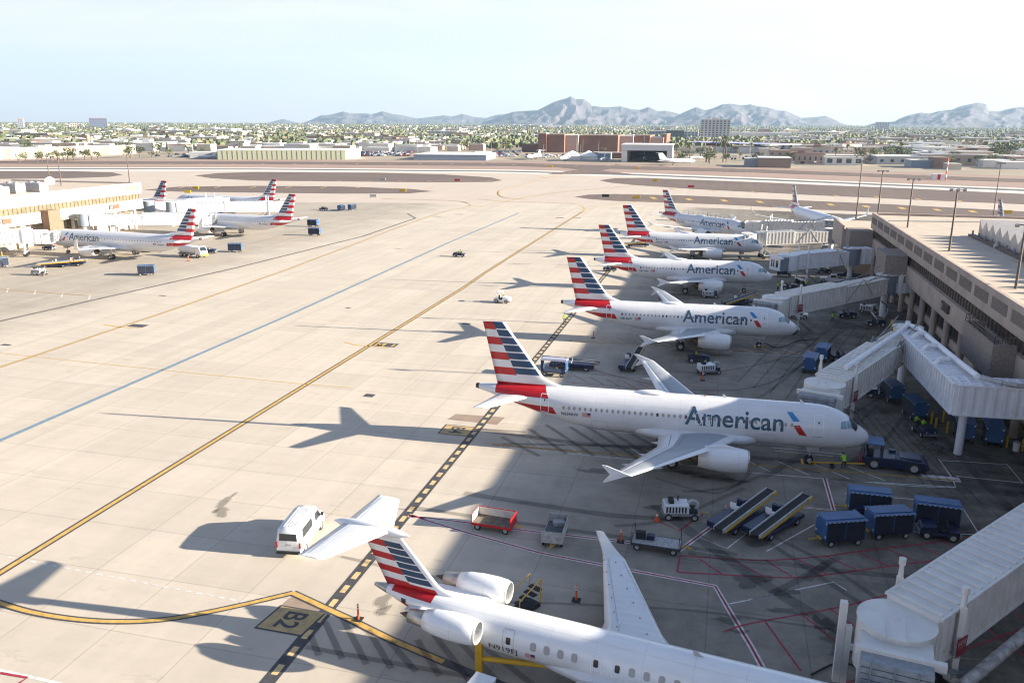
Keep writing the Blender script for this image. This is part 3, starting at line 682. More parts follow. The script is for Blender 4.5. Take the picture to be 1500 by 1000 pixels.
def smooth(px, n=6):
    P = [Vector((*p, 0)) for p in px]; out = []
    for i in range(len(P)-1):
        a, b, c, d = P[max(0, i-1)], P[i], P[i+1], P[min(len(P)-1, i+2)]
        for k in range(n):
            t = k/n; out.append(.5*((2*b)+(c-a)*t+(2*a-5*b+4*c-d)*t*t+(3*b-a-3*c+d)*t**3))
    return [(p.x, p.y) for p in out]+[tuple(P[-1][:2])]
def PX(px): return [G(*p) for p in px]
def mark(name, mb, mats): return tag(mb.build(name, mats), kind='structure')
mb = MB(); near = [(-48.2, -20), (-48.2, 60), (-48.2, 150)]+[tuple(G(*p)[:2]) for p in smooth([(700, 406), (800, 343), (852, 311)])[1:]]
strip(mb, near, .78, .008, 1); strip(mb, near, .40, .012, 0); mark('taxi_line', mb, [PY, PB])
mb = MB(); q = [(-69.0, -20), (-69.0, 120)]+[tuple(G(*p)[:2]) for p in ((559, 400), (660, 354), (760, 312))]
strip(mb, q, .56, .008, 1); strip(mb, q, .36, .012, 0); mark('blue_lane_line', mb, [PLB, PB])
mb = MB(); q = [(-90.1, 10), (-90.1, 120)]+[tuple(G(*p)[:2]) for p in smooth([(406.5, 400), (560, 342), (640, 313), (684, 303), (687, 299), (676, 295), (640, 293), (560, 291)])[1:]]
strip(mb, q, .55, .008, 1); strip(mb, q, .38, .012, 0); mark('taxi_line', mb, [PY, PB])
for px, wd in (([(684, 306), (750, 293), (800, 284), (880, 276), (930, 272)], .5), ([(852, 311), (856, 306), (850, 301), (835, 298), (790, 296), (740, 295), (700, 291)], .5), ([(852, 311), (890, 300), (960, 293)], .4), ([(730, 283), (735, 278), (770, 269), (800, 261), (830, 254), (860, 250)], .6), ([(730, 283), (733, 287), (745, 290), (770, 292)], .6), ([(800, 261), (790, 258), (760, 256), (700, 255)], .4)):
    mb = MB(); strip(mb, [G(*p) for p in smooth(px)], wd, .012); mark('taxi_line', mb, PY)
# service road line of dashes on a dark strip
mb = MB(); strip(mb, [(-23.6, -10), (-23.6, 235)], .92, .008, 1)
for i in range(125):
    y = -8+i*1.8
    if y > 228: break
    mb.box(-23.6-.2, -23.6+.2, y, y+.95, .011, .013, 0)
mark('service_road_line', mb, [PD, PB])
mb = MB(); strip(mb, [(-112, 100), (-103, 160), (-98, 215), (-100, 262), (-108, 275)], .8, .008); mark('service_road_line', mb, mat('worn_black_paint', (.13, .12, .11), .8, var=.4, scale=.6))
# curved lead-in line and its stand panels
mb = MB(); c1 = smooth([(-60, 862), (0, 883), (50, 897), (110, 906.5), (170, 910), (235, 907.5), (300, 897), (370, 882), (429, 868)])
q = [G(*p) for p in c1]; strip(mb, q, .62, .016, 1); strip(mb, q, .33, .020, 0)
q = [G(429, 868), G(509, 905), G(572, 936), G(650, 969), G(700, 990), G(760, 1012)]; strip(mb, q, .66, .017, 1); strip(mb, q[:4], .4, .021, 0); mark('lead_in_line', mb, [PY, PB])
for nm, quad in (('B2', [(409, 888), (477.5, 898), (437, 930), (380, 918)]), ('B4', [(654, 622), (695, 626), (683, 638.5), (644, 634)])):
    a_, b_, c_, d_ = [G(*p) for p in quad]
    L0 = (b_-a_+c_-d_)/2; W0_ = (d_-a_+c_-b_)/2; cc = (a_+b_+c_+d_)/4; ux = L0.normalized(); uy = W0_.normalized(); hl, hw = L0.length/2, W0_.length/2
    mb = MB()
    for g, z, mi in ((.14, .0185, 1), (0, .022, 0)):
        mb.add([cc+ux*(sx*(hl+g))+uy*(sy*(hw+g))+Vector((0,0,z)) for sx, sy in ((-1,-1), (1,-1), (1,1), (-1,1))], [(0,1,2,3)], mi)
    pn = tag(mb.build('stand_marking', [PO, PB]), kind='structure')
    bm = text_bm(nm, 2*hw*.72, hl*.95, .02)
    for v in bm.verts: x, y = v.co.x, v.co.y; v.co = cc+ux*(-hl*.45+y)+uy*(-hw*.72+x)+Vector((0, 0, .027))
    tag(bm_obj(bm, 'stand_marking_letters', PB, pn), kind='structure')
for t, p, wd in (('M 1', (565, 505), 4.6),):
    c = G(*p); mb = MB(); mb.box(c.x-1.9, c.x+1.7, c.y-1.0, c.y+1.0, .009, .0125, 0); pn = mark('lane_marking', mb, PB)
    bm = text_bm(t, 2.9, 1.45, .03)
    for v in bm.verts: v.co = Vector((c.x-1.55+v.co.x, c.y-.72+v.co.y, .016))
    tag(bm_obj(bm, 'lane_marking_letters', PY, pn), kind='structure')
mb = MB()
for p, a, b in (((541, 579), 1.0, .9), ((202, 477), 2.4, 1.4), ((9, 505), 1.2, .6), ((683, 474), 1.1, .8), ((238, 433), 1.2, .5), ((510, 451), .7, .5), ((820, 319), 2.4, 1.3), ((640, 317), 2.4, 1.0), ((672, 314), 2.2, .9), ((845, 319), 2.2, .9), ((582, 364), 1.6, .5)):
    c = G(*p); mb.box(c.x-a*.6, c.x+a*.6, c.y-b*.6, c.y+b*.6, .009, .0125, 0)
mark('painted_block', mb, PB)
mb = MB(); strip(mb, PX([(505, 501), (520, 505), (570, 510)]), .35, .012); strip(mb, PX([(152, 475), (175, 479), (205, 481)]), .4, .012); strip(mb, PX([(0, 517), (230, 541), (440, 562), (516, 568)]), .16, .012); mark('cross_line', mb, PY)
mb = MB(); strip(mb, PX([(0, 424), (60, 428), (130, 433)]), .4, .012); strip(mb, [(-21, 74.6), (0, 75.6), (14, 76.6), (22, 77)], .35, .014); strip(mb, [(-21, 116.5), (12, 118.4)], .35, .014); mark('lead_in_line', mb, mat('worn_yellow_paint', (.36, .23, .08), .8, var=.35, scale=1))
# white dashes and stand boundaries
mb = MB()
for i in range(23):
    p = Vector((0, 813))*(1-i/22)+Vector((357, 881))*(i/22); x = p.x; y = p.y; a, b = G(x-4.5, y-.8), G(x+4.5, y+.8)
    if i != 2: strip(mb, [a, b], .16, .008)
strip(mb, PX([(-30, 970), (0, 981), (90, 1001)]), .25, .008)
for dy in (0, 42.4, 83.7):
    D = Vector((-.4 if dy else 0, dy, 0))
    def S(px, w_=.13): strip(mb, [G(*p)+D for p in px], w_, .009)
    S([(748, 656), (917, 672), (1110, 693), (1260, 705), (1400, 713)]); S([(733, 655), (739, 645), (749, 656)])
    for a, b in (((774, 643), (802, 661)), ((822, 646), (853, 666)), ((873, 652), (907, 671)), ((1050, 665), (1080, 686)), ((1096, 675), (1129, 691)), ((1134, 673), (1185, 695.5)), ((1191, 679), (1244, 701)), ((1243, 683), (1297, 704)), ((922, 655), (955, 676)), ((965, 660), (1000, 681))): S([a, b])
    S([(1130, 655), (1210, 663), (1240, 666)], .12)
S([(0,0),(1,1)]) if False else None
def S(px, w_=.12): strip(mb, PX(px), w_, .009)
S([(1237, 722), (1406, 737), (1435, 783), (1330, 778)]); S([(1240, 722), (1250, 754)]); S([(1193, 768), (1123, 807)]); S([(1100, 877), (1221, 852), (1240, 864)]); S([(1068, 884), (1088, 880), (1165, 864)]); S([(1023, 786), (1065, 803), (1120, 760)])
S([(1135, 660), (1220, 668)]); S([(1200, 700), (1340, 712), (1400, 714), (1395, 700), (1375, 672)]); S([(1400, 697), (1498, 707), (1475, 680), (1380, 674)])
mb.box(G(1378, 700).x-1.6, G(1378, 700).x+1.6, G(1378, 700).y-.55, G(1378, 700).y+.55, .009, .012)
for i in range(4): S([(i*40+10, 428+i*3.5), (i*40+12, 422+i*3.5)], .25)
mark('white_line', mb, PW)
mb = MB()
for px in ([(599, 754), (680, 778.6), (791, 809.5), (930, 836), (1047.5, 858), (1075, 905), (1100, 946), (1135, 1010)], [(599, 755), (680, 764.5), (755, 775), (869, 788), (930, 795), (995, 806), (1047, 768)], [(1208, 700), (1221, 747), (1165, 741)]):
    q = PX(px); strip(mb, q, .42, .010, 0); strip(mb, q, .16, .014, 1)
mark('red_and_white_line', mb, [PW, PR])
mb = MB()
def S(px, w_=.14, sm=False): strip(mb, PX(smooth(px) if sm else px), w_, .011)
S([(996, 813.6), (1080, 819), (1140, 819.6), (1210, 814), (1260, 807), (1345, 797), (1420, 787), (1500, 776)], .17, True); S([(992, 837.6), (1100, 843.6), (1164, 845.6), (1222, 840), (1310, 828), (1422, 814.5), (1500, 803)], .17, True); S([(996, 813.6), (992, 837.6)])
for a, b in (((1024, 818), (1058, 841)), ((1072, 819), (1118, 843)), ((1120, 819.5), (1160, 844)), ((1168, 818), (1212, 841)), ((1210, 814), (1256, 835)), ((1256, 808), (1302, 829)), ((1299, 804), (1345, 823)), ((1341, 798), (1390, 818)), ((1382, 794), (1430, 812))): S([a, b])
S([(1060, 925), (1100, 912.5), (1233, 888), (1324, 864), (1400, 845)], .15, True); S([(1121, 910), (1173, 982)]); S([(1174, 899), (1250, 960)]); S([(1215, 890), (1290, 945)]); S([(1100, 1040), (1200, 1010), (1400, 955), (1500, 920)], .15)
S([(1340, 945), (1400, 990)]); S([(1420, 900), (1500, 960)]); S([(1440, 870), (1500, 905)])
for dy in (0,):
    S([(962, 762), (995, 777), (1030, 752)], .18)
for i in range(9):
    a = G(840+i*24, 549+i*3.3); S([(840+i*24, 549+i*3), (860+i*24, 560+i*3)], .12)
S([(830, 560), (900, 565), (1000, 578), (1080, 585)], .12); S([(845, 545), (950, 556), (1060, 572)], .12)
S([(0, 985), (40, 992), (20, 1005)], .2)
mark('red_line', mb, PR)
# tyre marks, blacked-out paint and spills: thin worn films
def film(name, col, al): return mat(name, col, .9, alpha=al, var=.3, scale=1.)
F1 = film('tyre_film', (.03, .03, .03), .25); F2 = film('removed_paint_film', (.035, .035, .04), .30); F3 = film('oil_film', (.02, .018, .015), .3)
TM = [([(960, 740), (1020, 785), (1100, 842), (1200, 905), (1300, 965)], 1.1), ([(1008, 809), (1080, 820), (1160, 827), (1250, 838), (1400, 850)], .7), ([(680, 722), (780, 738), (900, 755), (1000, 760)], .8), ([(600, 742), (720, 760), (900, 785), (1000, 800), (1080, 812)], .55),
      ([(1060, 745), (1120, 790), (1210, 850), (1330, 930)], .5), ([(1120, 780), (1200, 820), (1290, 880), (1400, 960)], .45), ([(1180, 850), (1215, 820)], .7), ([(1130, 870), (1190, 838), (1230, 815)], .6), ([(1000, 720), (1060, 715), (1130, 690), (1200, 650)], .5), ([(900, 770), (960, 765), (1020, 745), (1090, 715)], .5),
      ([(1170, 660), (1260, 600), (1330, 560)], .5), ([(1240, 680), (1300, 640), (1345, 575)], .5), ([(1120, 700), (1230, 640), (1290, 590)], .4), ([(1380, 640), (1440, 705), (1500, 765)], .8), ([(850, 600), (1000, 640), (1150, 655)], .5), ([(860, 540), (1000, 570), (1130, 560), (1240, 480)], .4), ([(960, 700), (1040, 722), (1080, 710), (1100, 690)], .35),
      ([(700, 880), (850, 885), (1000, 893), (1100, 905), (1240, 925)], .25), ([(500, 815), (620, 842), (700, 853)], .35), ([(930, 540), (1040, 545), (1160, 520), (1230, 470)], .35), ([(880, 585), (1000, 600), (1100, 588), (1180, 530)], .35), ([(1130, 470), (1180, 500), (1215, 560)], .4)]
for i in range(7): TM.append(([(1180+i*18, 470+i*3), (1120+i*22, 520+i*5), (1080+i*24, 560+i*8)], .22))
for i in range(6): TM.append(([(1250+i*16, 600+i*6), (1290+i*18, 650+i*6), (1330+i*22, 700+i*8)], .25))
for i, (px, wd) in enumerate(TM):
    mb = MB(); strip(mb, PX(smooth(px)), wd, .0235+i*.0004); mark('tyre_mark', mb, F1)
HT = [((476, 910), (501.5, 965)), ((503, 907), (537, 973)), ((539, 922), (573.5, 979)), ((572, 940), (609.5, 983.5)), ((611, 937), (644, 990)), ((635, 928), (690, 1000)), ((660, 925), (740, 1010)), ((455, 930), (467, 960)), ((447.5, 947.5), (686, 991)), ((700, 940), (790, 1010)), ((735, 640), (790, 668)), ((775, 628), (830, 665)), ((800, 622), (870, 668)), ((835, 625), (905, 670)), ((860, 625), (935, 672)), ((890, 630), (960, 672)), ((925, 635), (985, 668)), ((700, 628), (770, 633)), ((735, 650), (1000, 655))]
for i, (a, b) in enumerate(HT):
    mb = MB(); strip(mb, PX([a, b]), .42 if i < 10 else .5, .034+i*.0004); mark('blacked_out_line', mb, F2)
mb = MB(); strip(mb, PX([(700, 629), (850, 650), (1000, 660), (1190, 678)]), .9, .0425); mark('blacked_out_line', mb, F2)
def blob(cx, cy, rx, ry, z, seed, m=F3, n=40):
    rnd = random.Random(seed); ph = [rnd.uniform(0, 6.3) for _ in range(6)]; c = G(cx, cy); vs = []
    for i in range(n):
        a = 2*PI*i/n; r = 1+.28*math.sin(2*a+ph[0])+.22*math.sin(3*a+ph[1])+.16*math.sin(5*a+ph[2])+.10*math.sin(9*a+ph[3])
        vs.append((c.x+rx*r*math.cos(a), c.y+ry*r*math.sin(a), z))
    tag(MB().add(vs, [tuple(range(n))]).build('oil_stain', m), kind='structure')
for i, (x, y, rx, ry) in enumerate(((1065, 908, .9, .35), (1083, 925, .5, .25), (1150, 868, .8, .5), (1152, 895, .9, .4), (1205, 915, .5, 1.1), (1225, 940, .8, .9), (1238, 960, 1., .6), (1030, 696, 2.2, .8), (1060, 703, 1.6, .5), (990, 690, 1.5, .6), (1185, 690, .8, .4), (330, 735, .35, 1.6), (325, 750, .6, .8), (563, 880, .35, 1.2), (562, 895, .3, .7), (1100, 850, 1.2, .9), (1010, 515, 2., .9), (1040, 590, 1.2, .8), (980, 745, 1.4, .7), (1100, 790, 1.5, .8), (870, 690, 1.5, .5), (1050, 520, 2., .5), (1000, 432, 3, 1))):
    blob(x, y, rx, ry, .044+i*.0003, i)
psheet('worn_paint_patch', [(430, 872), (474, 892), (478, 897), (412, 887), (418, 880)], .006, film('scrubbed_paint_film', (.30, .19, .13), .45))
psheet('worn_paint_patch', [(668, 606), (740, 611), (728, 622), (655, 614)], .006, film('scrubbed_paint_film', (.30, .19, .13), .45))
# yellow bars across the infield edges
mb = MB()
for px in ([(980+i*88, 297+i*2.1) for i in range(0)],):
    pass
for i in range(11):
    x = 905+i*52; y = 288+max(0, x-900)*.0366+(0 if x < 1200 else (x-1200)*.012)
    if i: strip(mb, [G(x-3, y-1.5), G(x+3, y+1.2)], 2.2, -.03)
for i in range(9):
    x = 985+i*60; y = 276.5+(x-985)*.0415; strip(mb, [G(x-4, y-1), G(x+4, y+1)], 1.2, -.03)
for i in range(9): x = 210+i*52; strip(mb, [G(x, 275.2+(i > 6)), G(x+9, 273.2+(i > 6))], 1.0, -.03)
for i in range(12): x = 230+i*44; strip(mb, [G(x, 264.8), G(x+6, 264.6)], 1.2, -.03)
for i in range(26): x = 60+i*46; strip(mb, [G(x, 240.5+max(0, x-700)*.017), G(x+6, 239.8+max(0, x-700)*.017)], 1.5, -.03)
for i in range(5): x = 610+i*22; strip(mb, [G(x, 254.5+i), G(x+9, 254.4+i)], .9, -.03)
mark('taxiway_edge_bar', mb, PY)
# ================================================================ terminals
def rib_box(mb, x0, x1, y0, y1, z0, z1, mi=0): mb.box(x0, x1, y0, y1, z0, z1, mi)
def terminal(label, loc, rot, Ls, upper, wallm, darkm, glassA, glassB, roofm, numbers, colgap, depth=46, lit=False, skip=None):
    """a two storey concourse; local x runs inwards from the apron face, y along it (0..-Ls)"""
    t = T('terminal_building', label, 'terminal', loc, rot)
    H_, P0, W0, B0 = 13.5, 10.6, 8.7, 5.9
    mb = MB(); mb.box(0, .5, -Ls, 0, P0, H_); mb.box(.5, depth, -.5, 0, P0, H_); mb.box(0, .4, -Ls, 0, B0, W0); mb.box(.4, depth, -.4, 0, B0, W0)
    mb.box(3.2, depth, -Ls, -1, 0, B0); mb.box(0, .35, -Ls, 0, P0-.25, P0-.003)
    mb.build('wall', wallm, t, bev=.03)
    MB().box(.5, depth, -Ls, -.5, H_-.75, H_-.45).build('roof', roofm, t)
    mb = MB(); q_ = .32 if lit else .5; mb.box(q_, 1.2, -Ls, -1, W0, P0); mb.box(1.2, depth-1, -1.3, -1.0, W0, P0)
    y = -1.2; k = 0
    while y > -Ls:
        mb.box(q_-.1, q_-.003, y-.045, y+.045, W0+.01, P0-.26, 1); y -= 1.35; k += 1
    mb.build('window_band', [glassA, darkm], t)
    if not lit: MB().box(0.41, .49, -Ls, 0, W0-.02, W0+.05).build('window_sill', wallm, t)
    # textured panels
    y = -1.2; pm = None
    while y > -Ls+6:
        if pm is None:
            m_ = MB(); m_.box(-.055, .0, -5.4, 0, H_-2.05, H_-.75, 0); 
            for i in range(22):
                m_.box(-.085, -.056, -.12-i*.24-.12, -.12-i*.24, H_-2.0, H_-.8, 0)
            pm = m_.build('relief_panel', CONCD, t); pm.location = (0, y, 0)
        else:
            o = pm.copy(); C.objects.link(o); o.location = (0, y, 0)
        y -= 6.9
        if skip: break
    # ground storey: columns, glazing and dark bays
    y = -3.; cm = None; bm_ = None; k = 0
    while y > -Ls+3:
        if cm is None:
            cm = MB().cyl((.9, 0, 0), (.9, 0, B0), .45, n=16).build('column', wallm, t)
            m_ = MB(); m_.box(1.6, 1.7, -colgap+.6, -.6, 3.0, B0-.02, 0)
            for i in range(6): m_.box(1.52, 1.597, -.6-(i+.5)*(colgap-1.2)/6-.05, -.6-(i+.5)*(colgap-1.2)/6+.05, 3.0, B0-.03, 1)
            bm_ = m_.build('ground_window', [glassB, darkm], t)
            sp = MB().box(1.3, 1.9, -colgap+.56, -.56, 1.9 if lit else 2.1, 2.99).build('spandrel', wallm, t)
            cm.location = bm_.location = sp.location = (0, y, 0)
        else:
            o = cm.copy(); C.objects.link(o); o.location = (0, y, 0)
            if (not lit) or k % 3 != 1:
                o = bm_.copy(); C.objects.link(o); o.location = (0, y, 0); o = sp.copy(); C.objects.link(o); o.location = (0, y, 0)
        y -= colgap; k += 1
    for yy, s in numbers:
        b = MB().box(-.28, 0, yy-1.9, yy+1.9, 7.0, 8.1).build('gate_sign', mat('sign_brown', (.06, .04, .035), .4) if not lit else mat('sign_tan', (.30, .19, .10), .5), t)
        sg = MB().box(-.30, -.281, (yy+.7 if not lit else yy-1.75), (yy+1.75 if not lit else yy-.7), 7.12, 7.98).build('sign_plate', BLACKP, b)
        bm = text_bm(s, .8, .62, .02)
        for v in bm.verts: v.co = Vector((-.312, (yy+1.62-v.co.x) if not lit else (yy-.83-v.co.x), 7.24+v.co.y))
        bm_obj(bm, 'sign_number', WHITE, b)
    return t
BLACKP = mat('sign_black', (.012, .012, .012), .4)
tr = terminal('brown concrete concourse building on the right with a dark window band under its roof parapet', (29.4, 184.5, 0), 0, 165, 0, CONC, BROWNM, BRONZE, GLASS, ROOFM,
              [(G(1418, 451, 7.6).y-184.5, '31'), (G(1347, 397, 7.6).y-184.5, '33')], 7.6)
def pod(name, x0, x1, y0, y1, z0, z1, balcony=False):
    mb = MB()
    if balcony:
        mb.box(x0, x1, y0, y1, z0, z1-1.5); mb.box(x0, x0+.25, y0, y1, z1-1.5, z1); mb.box(x0+.25, x1, y0, y0+.25, z1-1.5, z1); mb.box(x0+.25, x1, y1-.25, y1, z1-1.5, z1)
    else:
        mb.box(x0, x1, y0, y1, z0, z1); mb.box(x0-.02, x1, y0-.02, y1+.02, z1+.002, z1+.25); 
    o = mb.build(name, [CONCD], tr, bev=.03); o.location = (-29.4, -184.5, 0)
    if balcony:
        mb = MB()
        for a, b in (((x0+.1, y1-.1), (x0+.1, y0+.1)), ((x0+.1, y0+.1), (x1, y0+.1)), ((x0+.1, y1-.1), (x1, y1-.1))):
            n_ = 6
            for q in (z1+.35, z1+.75): mb.cyl((*a, q), (*b, q), .04, n=6)
            for i in range(n_+1): p = Vector(a)+(Vector(b)-Vector(a))*i/n_; mb.cyl((p.x, p.y, z1), (p.x, p.y, z1+.75), .04, n=6)
        r = mb.build('railing', BROWNM, o)
for a in (('entry_pod', 25.0, 29.38, 180.4, 187.0, 5.9, 9.8), ('entry_pod', 26.0, 29.38, 145.5, 154.4, 5.9, 10.1)): pod(*a)
pod('stair_pod', 27.2, 29.38, 90.5, 101.6, 5.9, 9.6, True)
mb = MB(); mb.box(24.4, 70, 187.05, 204, 5.4, 9.6); mb.box(24.4, 24.7, 187.05, 204, 9.6, 10.4); mb.box(27, 70, 188, 203, 0, 5.35)
o = mb.build('low_wing', [CONC], tr); o.location = (-29.4, -184.5, 0)
o = MB().box(24.75, 70, 187.1, 204, 9.61, 9.7).build('low_roof', ROOFM, tr); o.location = (-29.4, -184.5, 0)
# roof folds (hall with a folded plate roof standing on the terminal)
fo = T('folded_roof_hall', 'pale ribbed hall with a zigzag folded edge standing on the near terminal roof', 'hall', (41.0, 152.5, 12.95))
mb = MB(); n_ = 34; pr = 3.6; D_ = 36
for i in range(n_):
    y0 = -i*pr; a, b, c = (0, y0, 2.95), (0, y0-pr/2, 1.5), (0, y0-pr, 2.95)
    mb.add([a, (D_, y0, 2.95), (D_, y0-pr/2, 1.9), b], [(0,1,2,3)]); mb.add([b, (D_, y0-pr/2, 1.9), (D_, y0-pr, 2.95), c], [(0,1,2,3)])
    mb.add([(0, y0, 2.95), (0, y0, 0), (.9, y0-pr/2, 0), (0.0, y0-pr/2, 1.5)], [(0,1,2,3)]); mb.add([(0.0, y0-pr/2, 1.5), (.9, y0-pr/2, 0), (0, y0-pr, 0), (0, y0-pr, 2.95)], [(0,1,2,3)])
mb.add([(0, 0, 0), (D_, 0, 0), (D_, 0, 2.95), (0, 0, 2.95)], [(0,1,2,3)])
mb.build('folded_plate', mat('pale_metal_roof', (.50, .47, .44), .5, var=.08), fo)
MB().box(-1.3, -.3, -n_*pr, .8, 0, .45).build('gutter', BROWNM, fo)
mb = MB()
for i in range(n_): mb.box(-.95, -.7, -i*pr-.1, -i*pr+.1, .45, 1.1)
mb.build('downpipe_head', GREYM, fo)
ob = T('roof_pipe', 'long pale pipe crossing the near terminal roof', 'pipe', (30.2, 172.5, 12.98)); MB().cyl((0,0,.2), (18, 3.0, .2), .12).build('pipe', LGREY, ob)
mb = MB(); mb.box(0, .8, 0, .8, 0, 1.0)
o = T('roof_vent', 'small white vent box with round cap on the near terminal roof', 'roof vent', (39.5, 122.5, 13.05)); MB().box(0, .9, 0, .6, 0, .7).build('vent_box', LGREY, o); MB().cyl((.45, .3, .7), (.45, .3, 1.1), .18).build('vent_cap', METAL, o)
dup(o, (38.2, 113.5, 13.05), .4, 'small vent box farther right on the near terminal roof'); dup(o, (40, 138, 13.05), 1., 'small vent box beside the folded hall shadow')
# left terminal
tl = terminal('sunlit cream concourse building at the left edge with a tinted window band', (-168.0, 214.4, 0), 0, 130, 0, CONCL, BROWNM, TANGL, TANGL, ROOFM, [], 8.2, lit=True, skip=True)
# mirror so that the apron face looks to +x
tl.scale = (-1, 1, 1)
b = MB()
for yy, s in ((-12.5, '20'), (-50.5, '22')):
    bx = MB().box(-.28, 0, yy-2.0, yy+2.0, 6.9, 8.1).build('gate_sign', mat('sign_dark_tan', (.15, .095, .06), .5), tl); MB().box(-.30, -.281, yy-1.9, yy-.5, 7.02, 7.98).build('sign_plate', BLACKP, bx)
    bm = text_bm(s, 1.0, .7, .02)
    for v in bm.verts: v.co = Vector((-.312, yy-1.7+v.co.x, 7.15+v.co.y))
    bm_obj(bm, 'sign_number', WHITE, bx)
mb = MB(); mb.box(-2.2, 0, -38.8, -34.8, 0, 9.0); mb.build('entry_pod', mat('pod_brown', (.20, .13, .09), .9, var=.1), tl)
for i, (x, y, sx, sy, sz, lb) in enumerate(((-176, 171, 5, 3, 2.2, 'grey rooftop air unit nearest the left picture edge'), (-177, 177, 5, 3.2, 2.6, 'dark-sided rooftop air unit, second on the left terminal'), (-176, 183, 6, 3, 2.4, 'long white rooftop unit with ducts on the left terminal'))):
    t = T('rooftop_unit', lb, 'air conditioner', (x, y, 12.96)); MB().box(-sx/2, sx/2, -sy/2, sy/2, .3, sz).build('casing', LGREY, t, bev=.05); MB().box(-sx/2+.2, sx/2-.2, -sy/2+.2, sy/2-.2, 0, .3).build('base_frame', GREYM, t)
    mb = MB(); mb.cyl((-1, 0, sz), (-1, 0, sz+.35), .6, n=14); mb.build('fan_cowl', GREYM, t); MB().cyl((1.2, 0, sz), (1.2, 0, sz+.35), .6, n=14).build('fan_cowl', GREYM, t)
t = T('satellite_dish', 'round white satellite dish on the left terminal roof', 'satellite dish', (-182, 195, 12.96)); MB().lathe([(0, .05), (.25, .8), (.6, 1.3)], (0, 0, 1.6), (.6, -.6, .5), n=18).build('reflector', WHITE, t); MB().cyl((0, 0, 0), (0, 0, 1.6), .09).build('mast', GREYM, t)
# ================================================================ light masts
def light_mast(label, base, h, n=4, z0=0., group=None):
    t = T('light_mast', label, 'light mast', (base[0], base[1], z0), 0, group)
    MB().cyl((0,0,0), (0,0,h), .17, .10, n=8).build('pole', BROWNM, t); MB().box(-.35, .35, -.35, .35, 0, .18).build('base_plate', GREYM, t)
    MB().box(-.9, .9, -.06, .06, h-.1, h).build('cross_arm', BROWNM, t)
    for i in range(n):
        x = -.9+1.8*i/max(1, n-1); m_ = MB(); m_.M = Matrix.Translation((x, -.25, h-.1)) @ Matrix.Rotation(math.radians(-35), 4, 'X')
        m_.box(-.2, .2, -.18, .18, -.12, .12); m_.build('lamp_head', GREYM, t)
    return t
for (px, py, zt, top, lb) in ((1254, 320, 9.6, 246, 'light mast on the low wing roof, leftmost of those by the right terminal'), (1286, 313, 12.8, 258, 'light mast at the far corner of the right terminal roof'), (1329, 335.5, 12.8, 272, 'light mast on the right terminal roof edge, third from its far corner'),
                        (1390, 370.5, 12.8, 291, 'light mast with clustered lamp heads, fourth along the right terminal roof'), (1487, 426, 12.8, 345, 'light mast nearest the right picture edge on the terminal roof')):
    p = G(px, py, zt); d = (p-Vector((0,0,HC))).length; light_mast(lb, p, (py-top)/FPX*d*1.02, 3, zt, 'light masts on the terminals')
p = G(1453, 330, 12.8); light_mast('tall light mast with a wide row of lamp heads beyond the folded roof hall', G(1452, 335, 3)[:2], 21, 5)
for px, py, top, lb in ((73, 267, 235, 'leftmost light mast on the left terminal roof'), (90, 273, 238, 'light mast with twin lamps, second on the left terminal roof'), (190, 267, 231, 'light mast at the end corner of the left terminal roof')):
    p = G(px, py, 12.9); d = (p-Vector((0,0,HC))).length; light_mast(lb, p, (py-top)/FPX*d, 2, 12.9, 'light masts on the terminals')
# ================================================================ boarding bridges
def tunnel(mb, a, b, w, h, rib=.75, mi=0, rt=.10):
    """corrugated rectangular tunnel between two floor points"""
    a = Vector(a); b = Vector(b); d = b-a; L_ = d.length; d.normalize(); s = Vector((-d.y, d.x, 0)).normalized(); up = Vector((0, 0, 1))
    def B(t0, t1, s0, s1, z0, z1):
        vs = [a+d*t+s*q+up*z for z in (z0, z1) for t, q in ((t0, s0), (t1, s0), (t1, s1), (t0, s1))]
        mb.add(vs, [(0,3,2,1),(4,5,6,7),(0,1,5,4),(1,2,6,5),(2,3,7,6),(3,0,4,7)], mi)
    B(0, L_, -w/2, w/2, 0, h)
    n_ = max(1, int(L_/rib))
    for i in range(n_):
        t = (i+.5)*L_/n_; u = rib*.22
        for sg in (-1, 1):
            s0, s1 = sorted((sg*(w/2-.01), sg*(w/2+rt+.03))); B(t-u, t+u, s0, s1, .18, h-.12)
        B(t-u*.6, t+u*.6, -w/2+.06, w/2-.06, h-.01, h+rt)
    for sg in (-1, 1):
        s0, s1 = sorted((sg*(w/2-.04), sg*(w/2+rt+.06))); B(0, L_, s0, s1, h-.12, h+.03); B(0, L_, s0, s1, 0, .18)
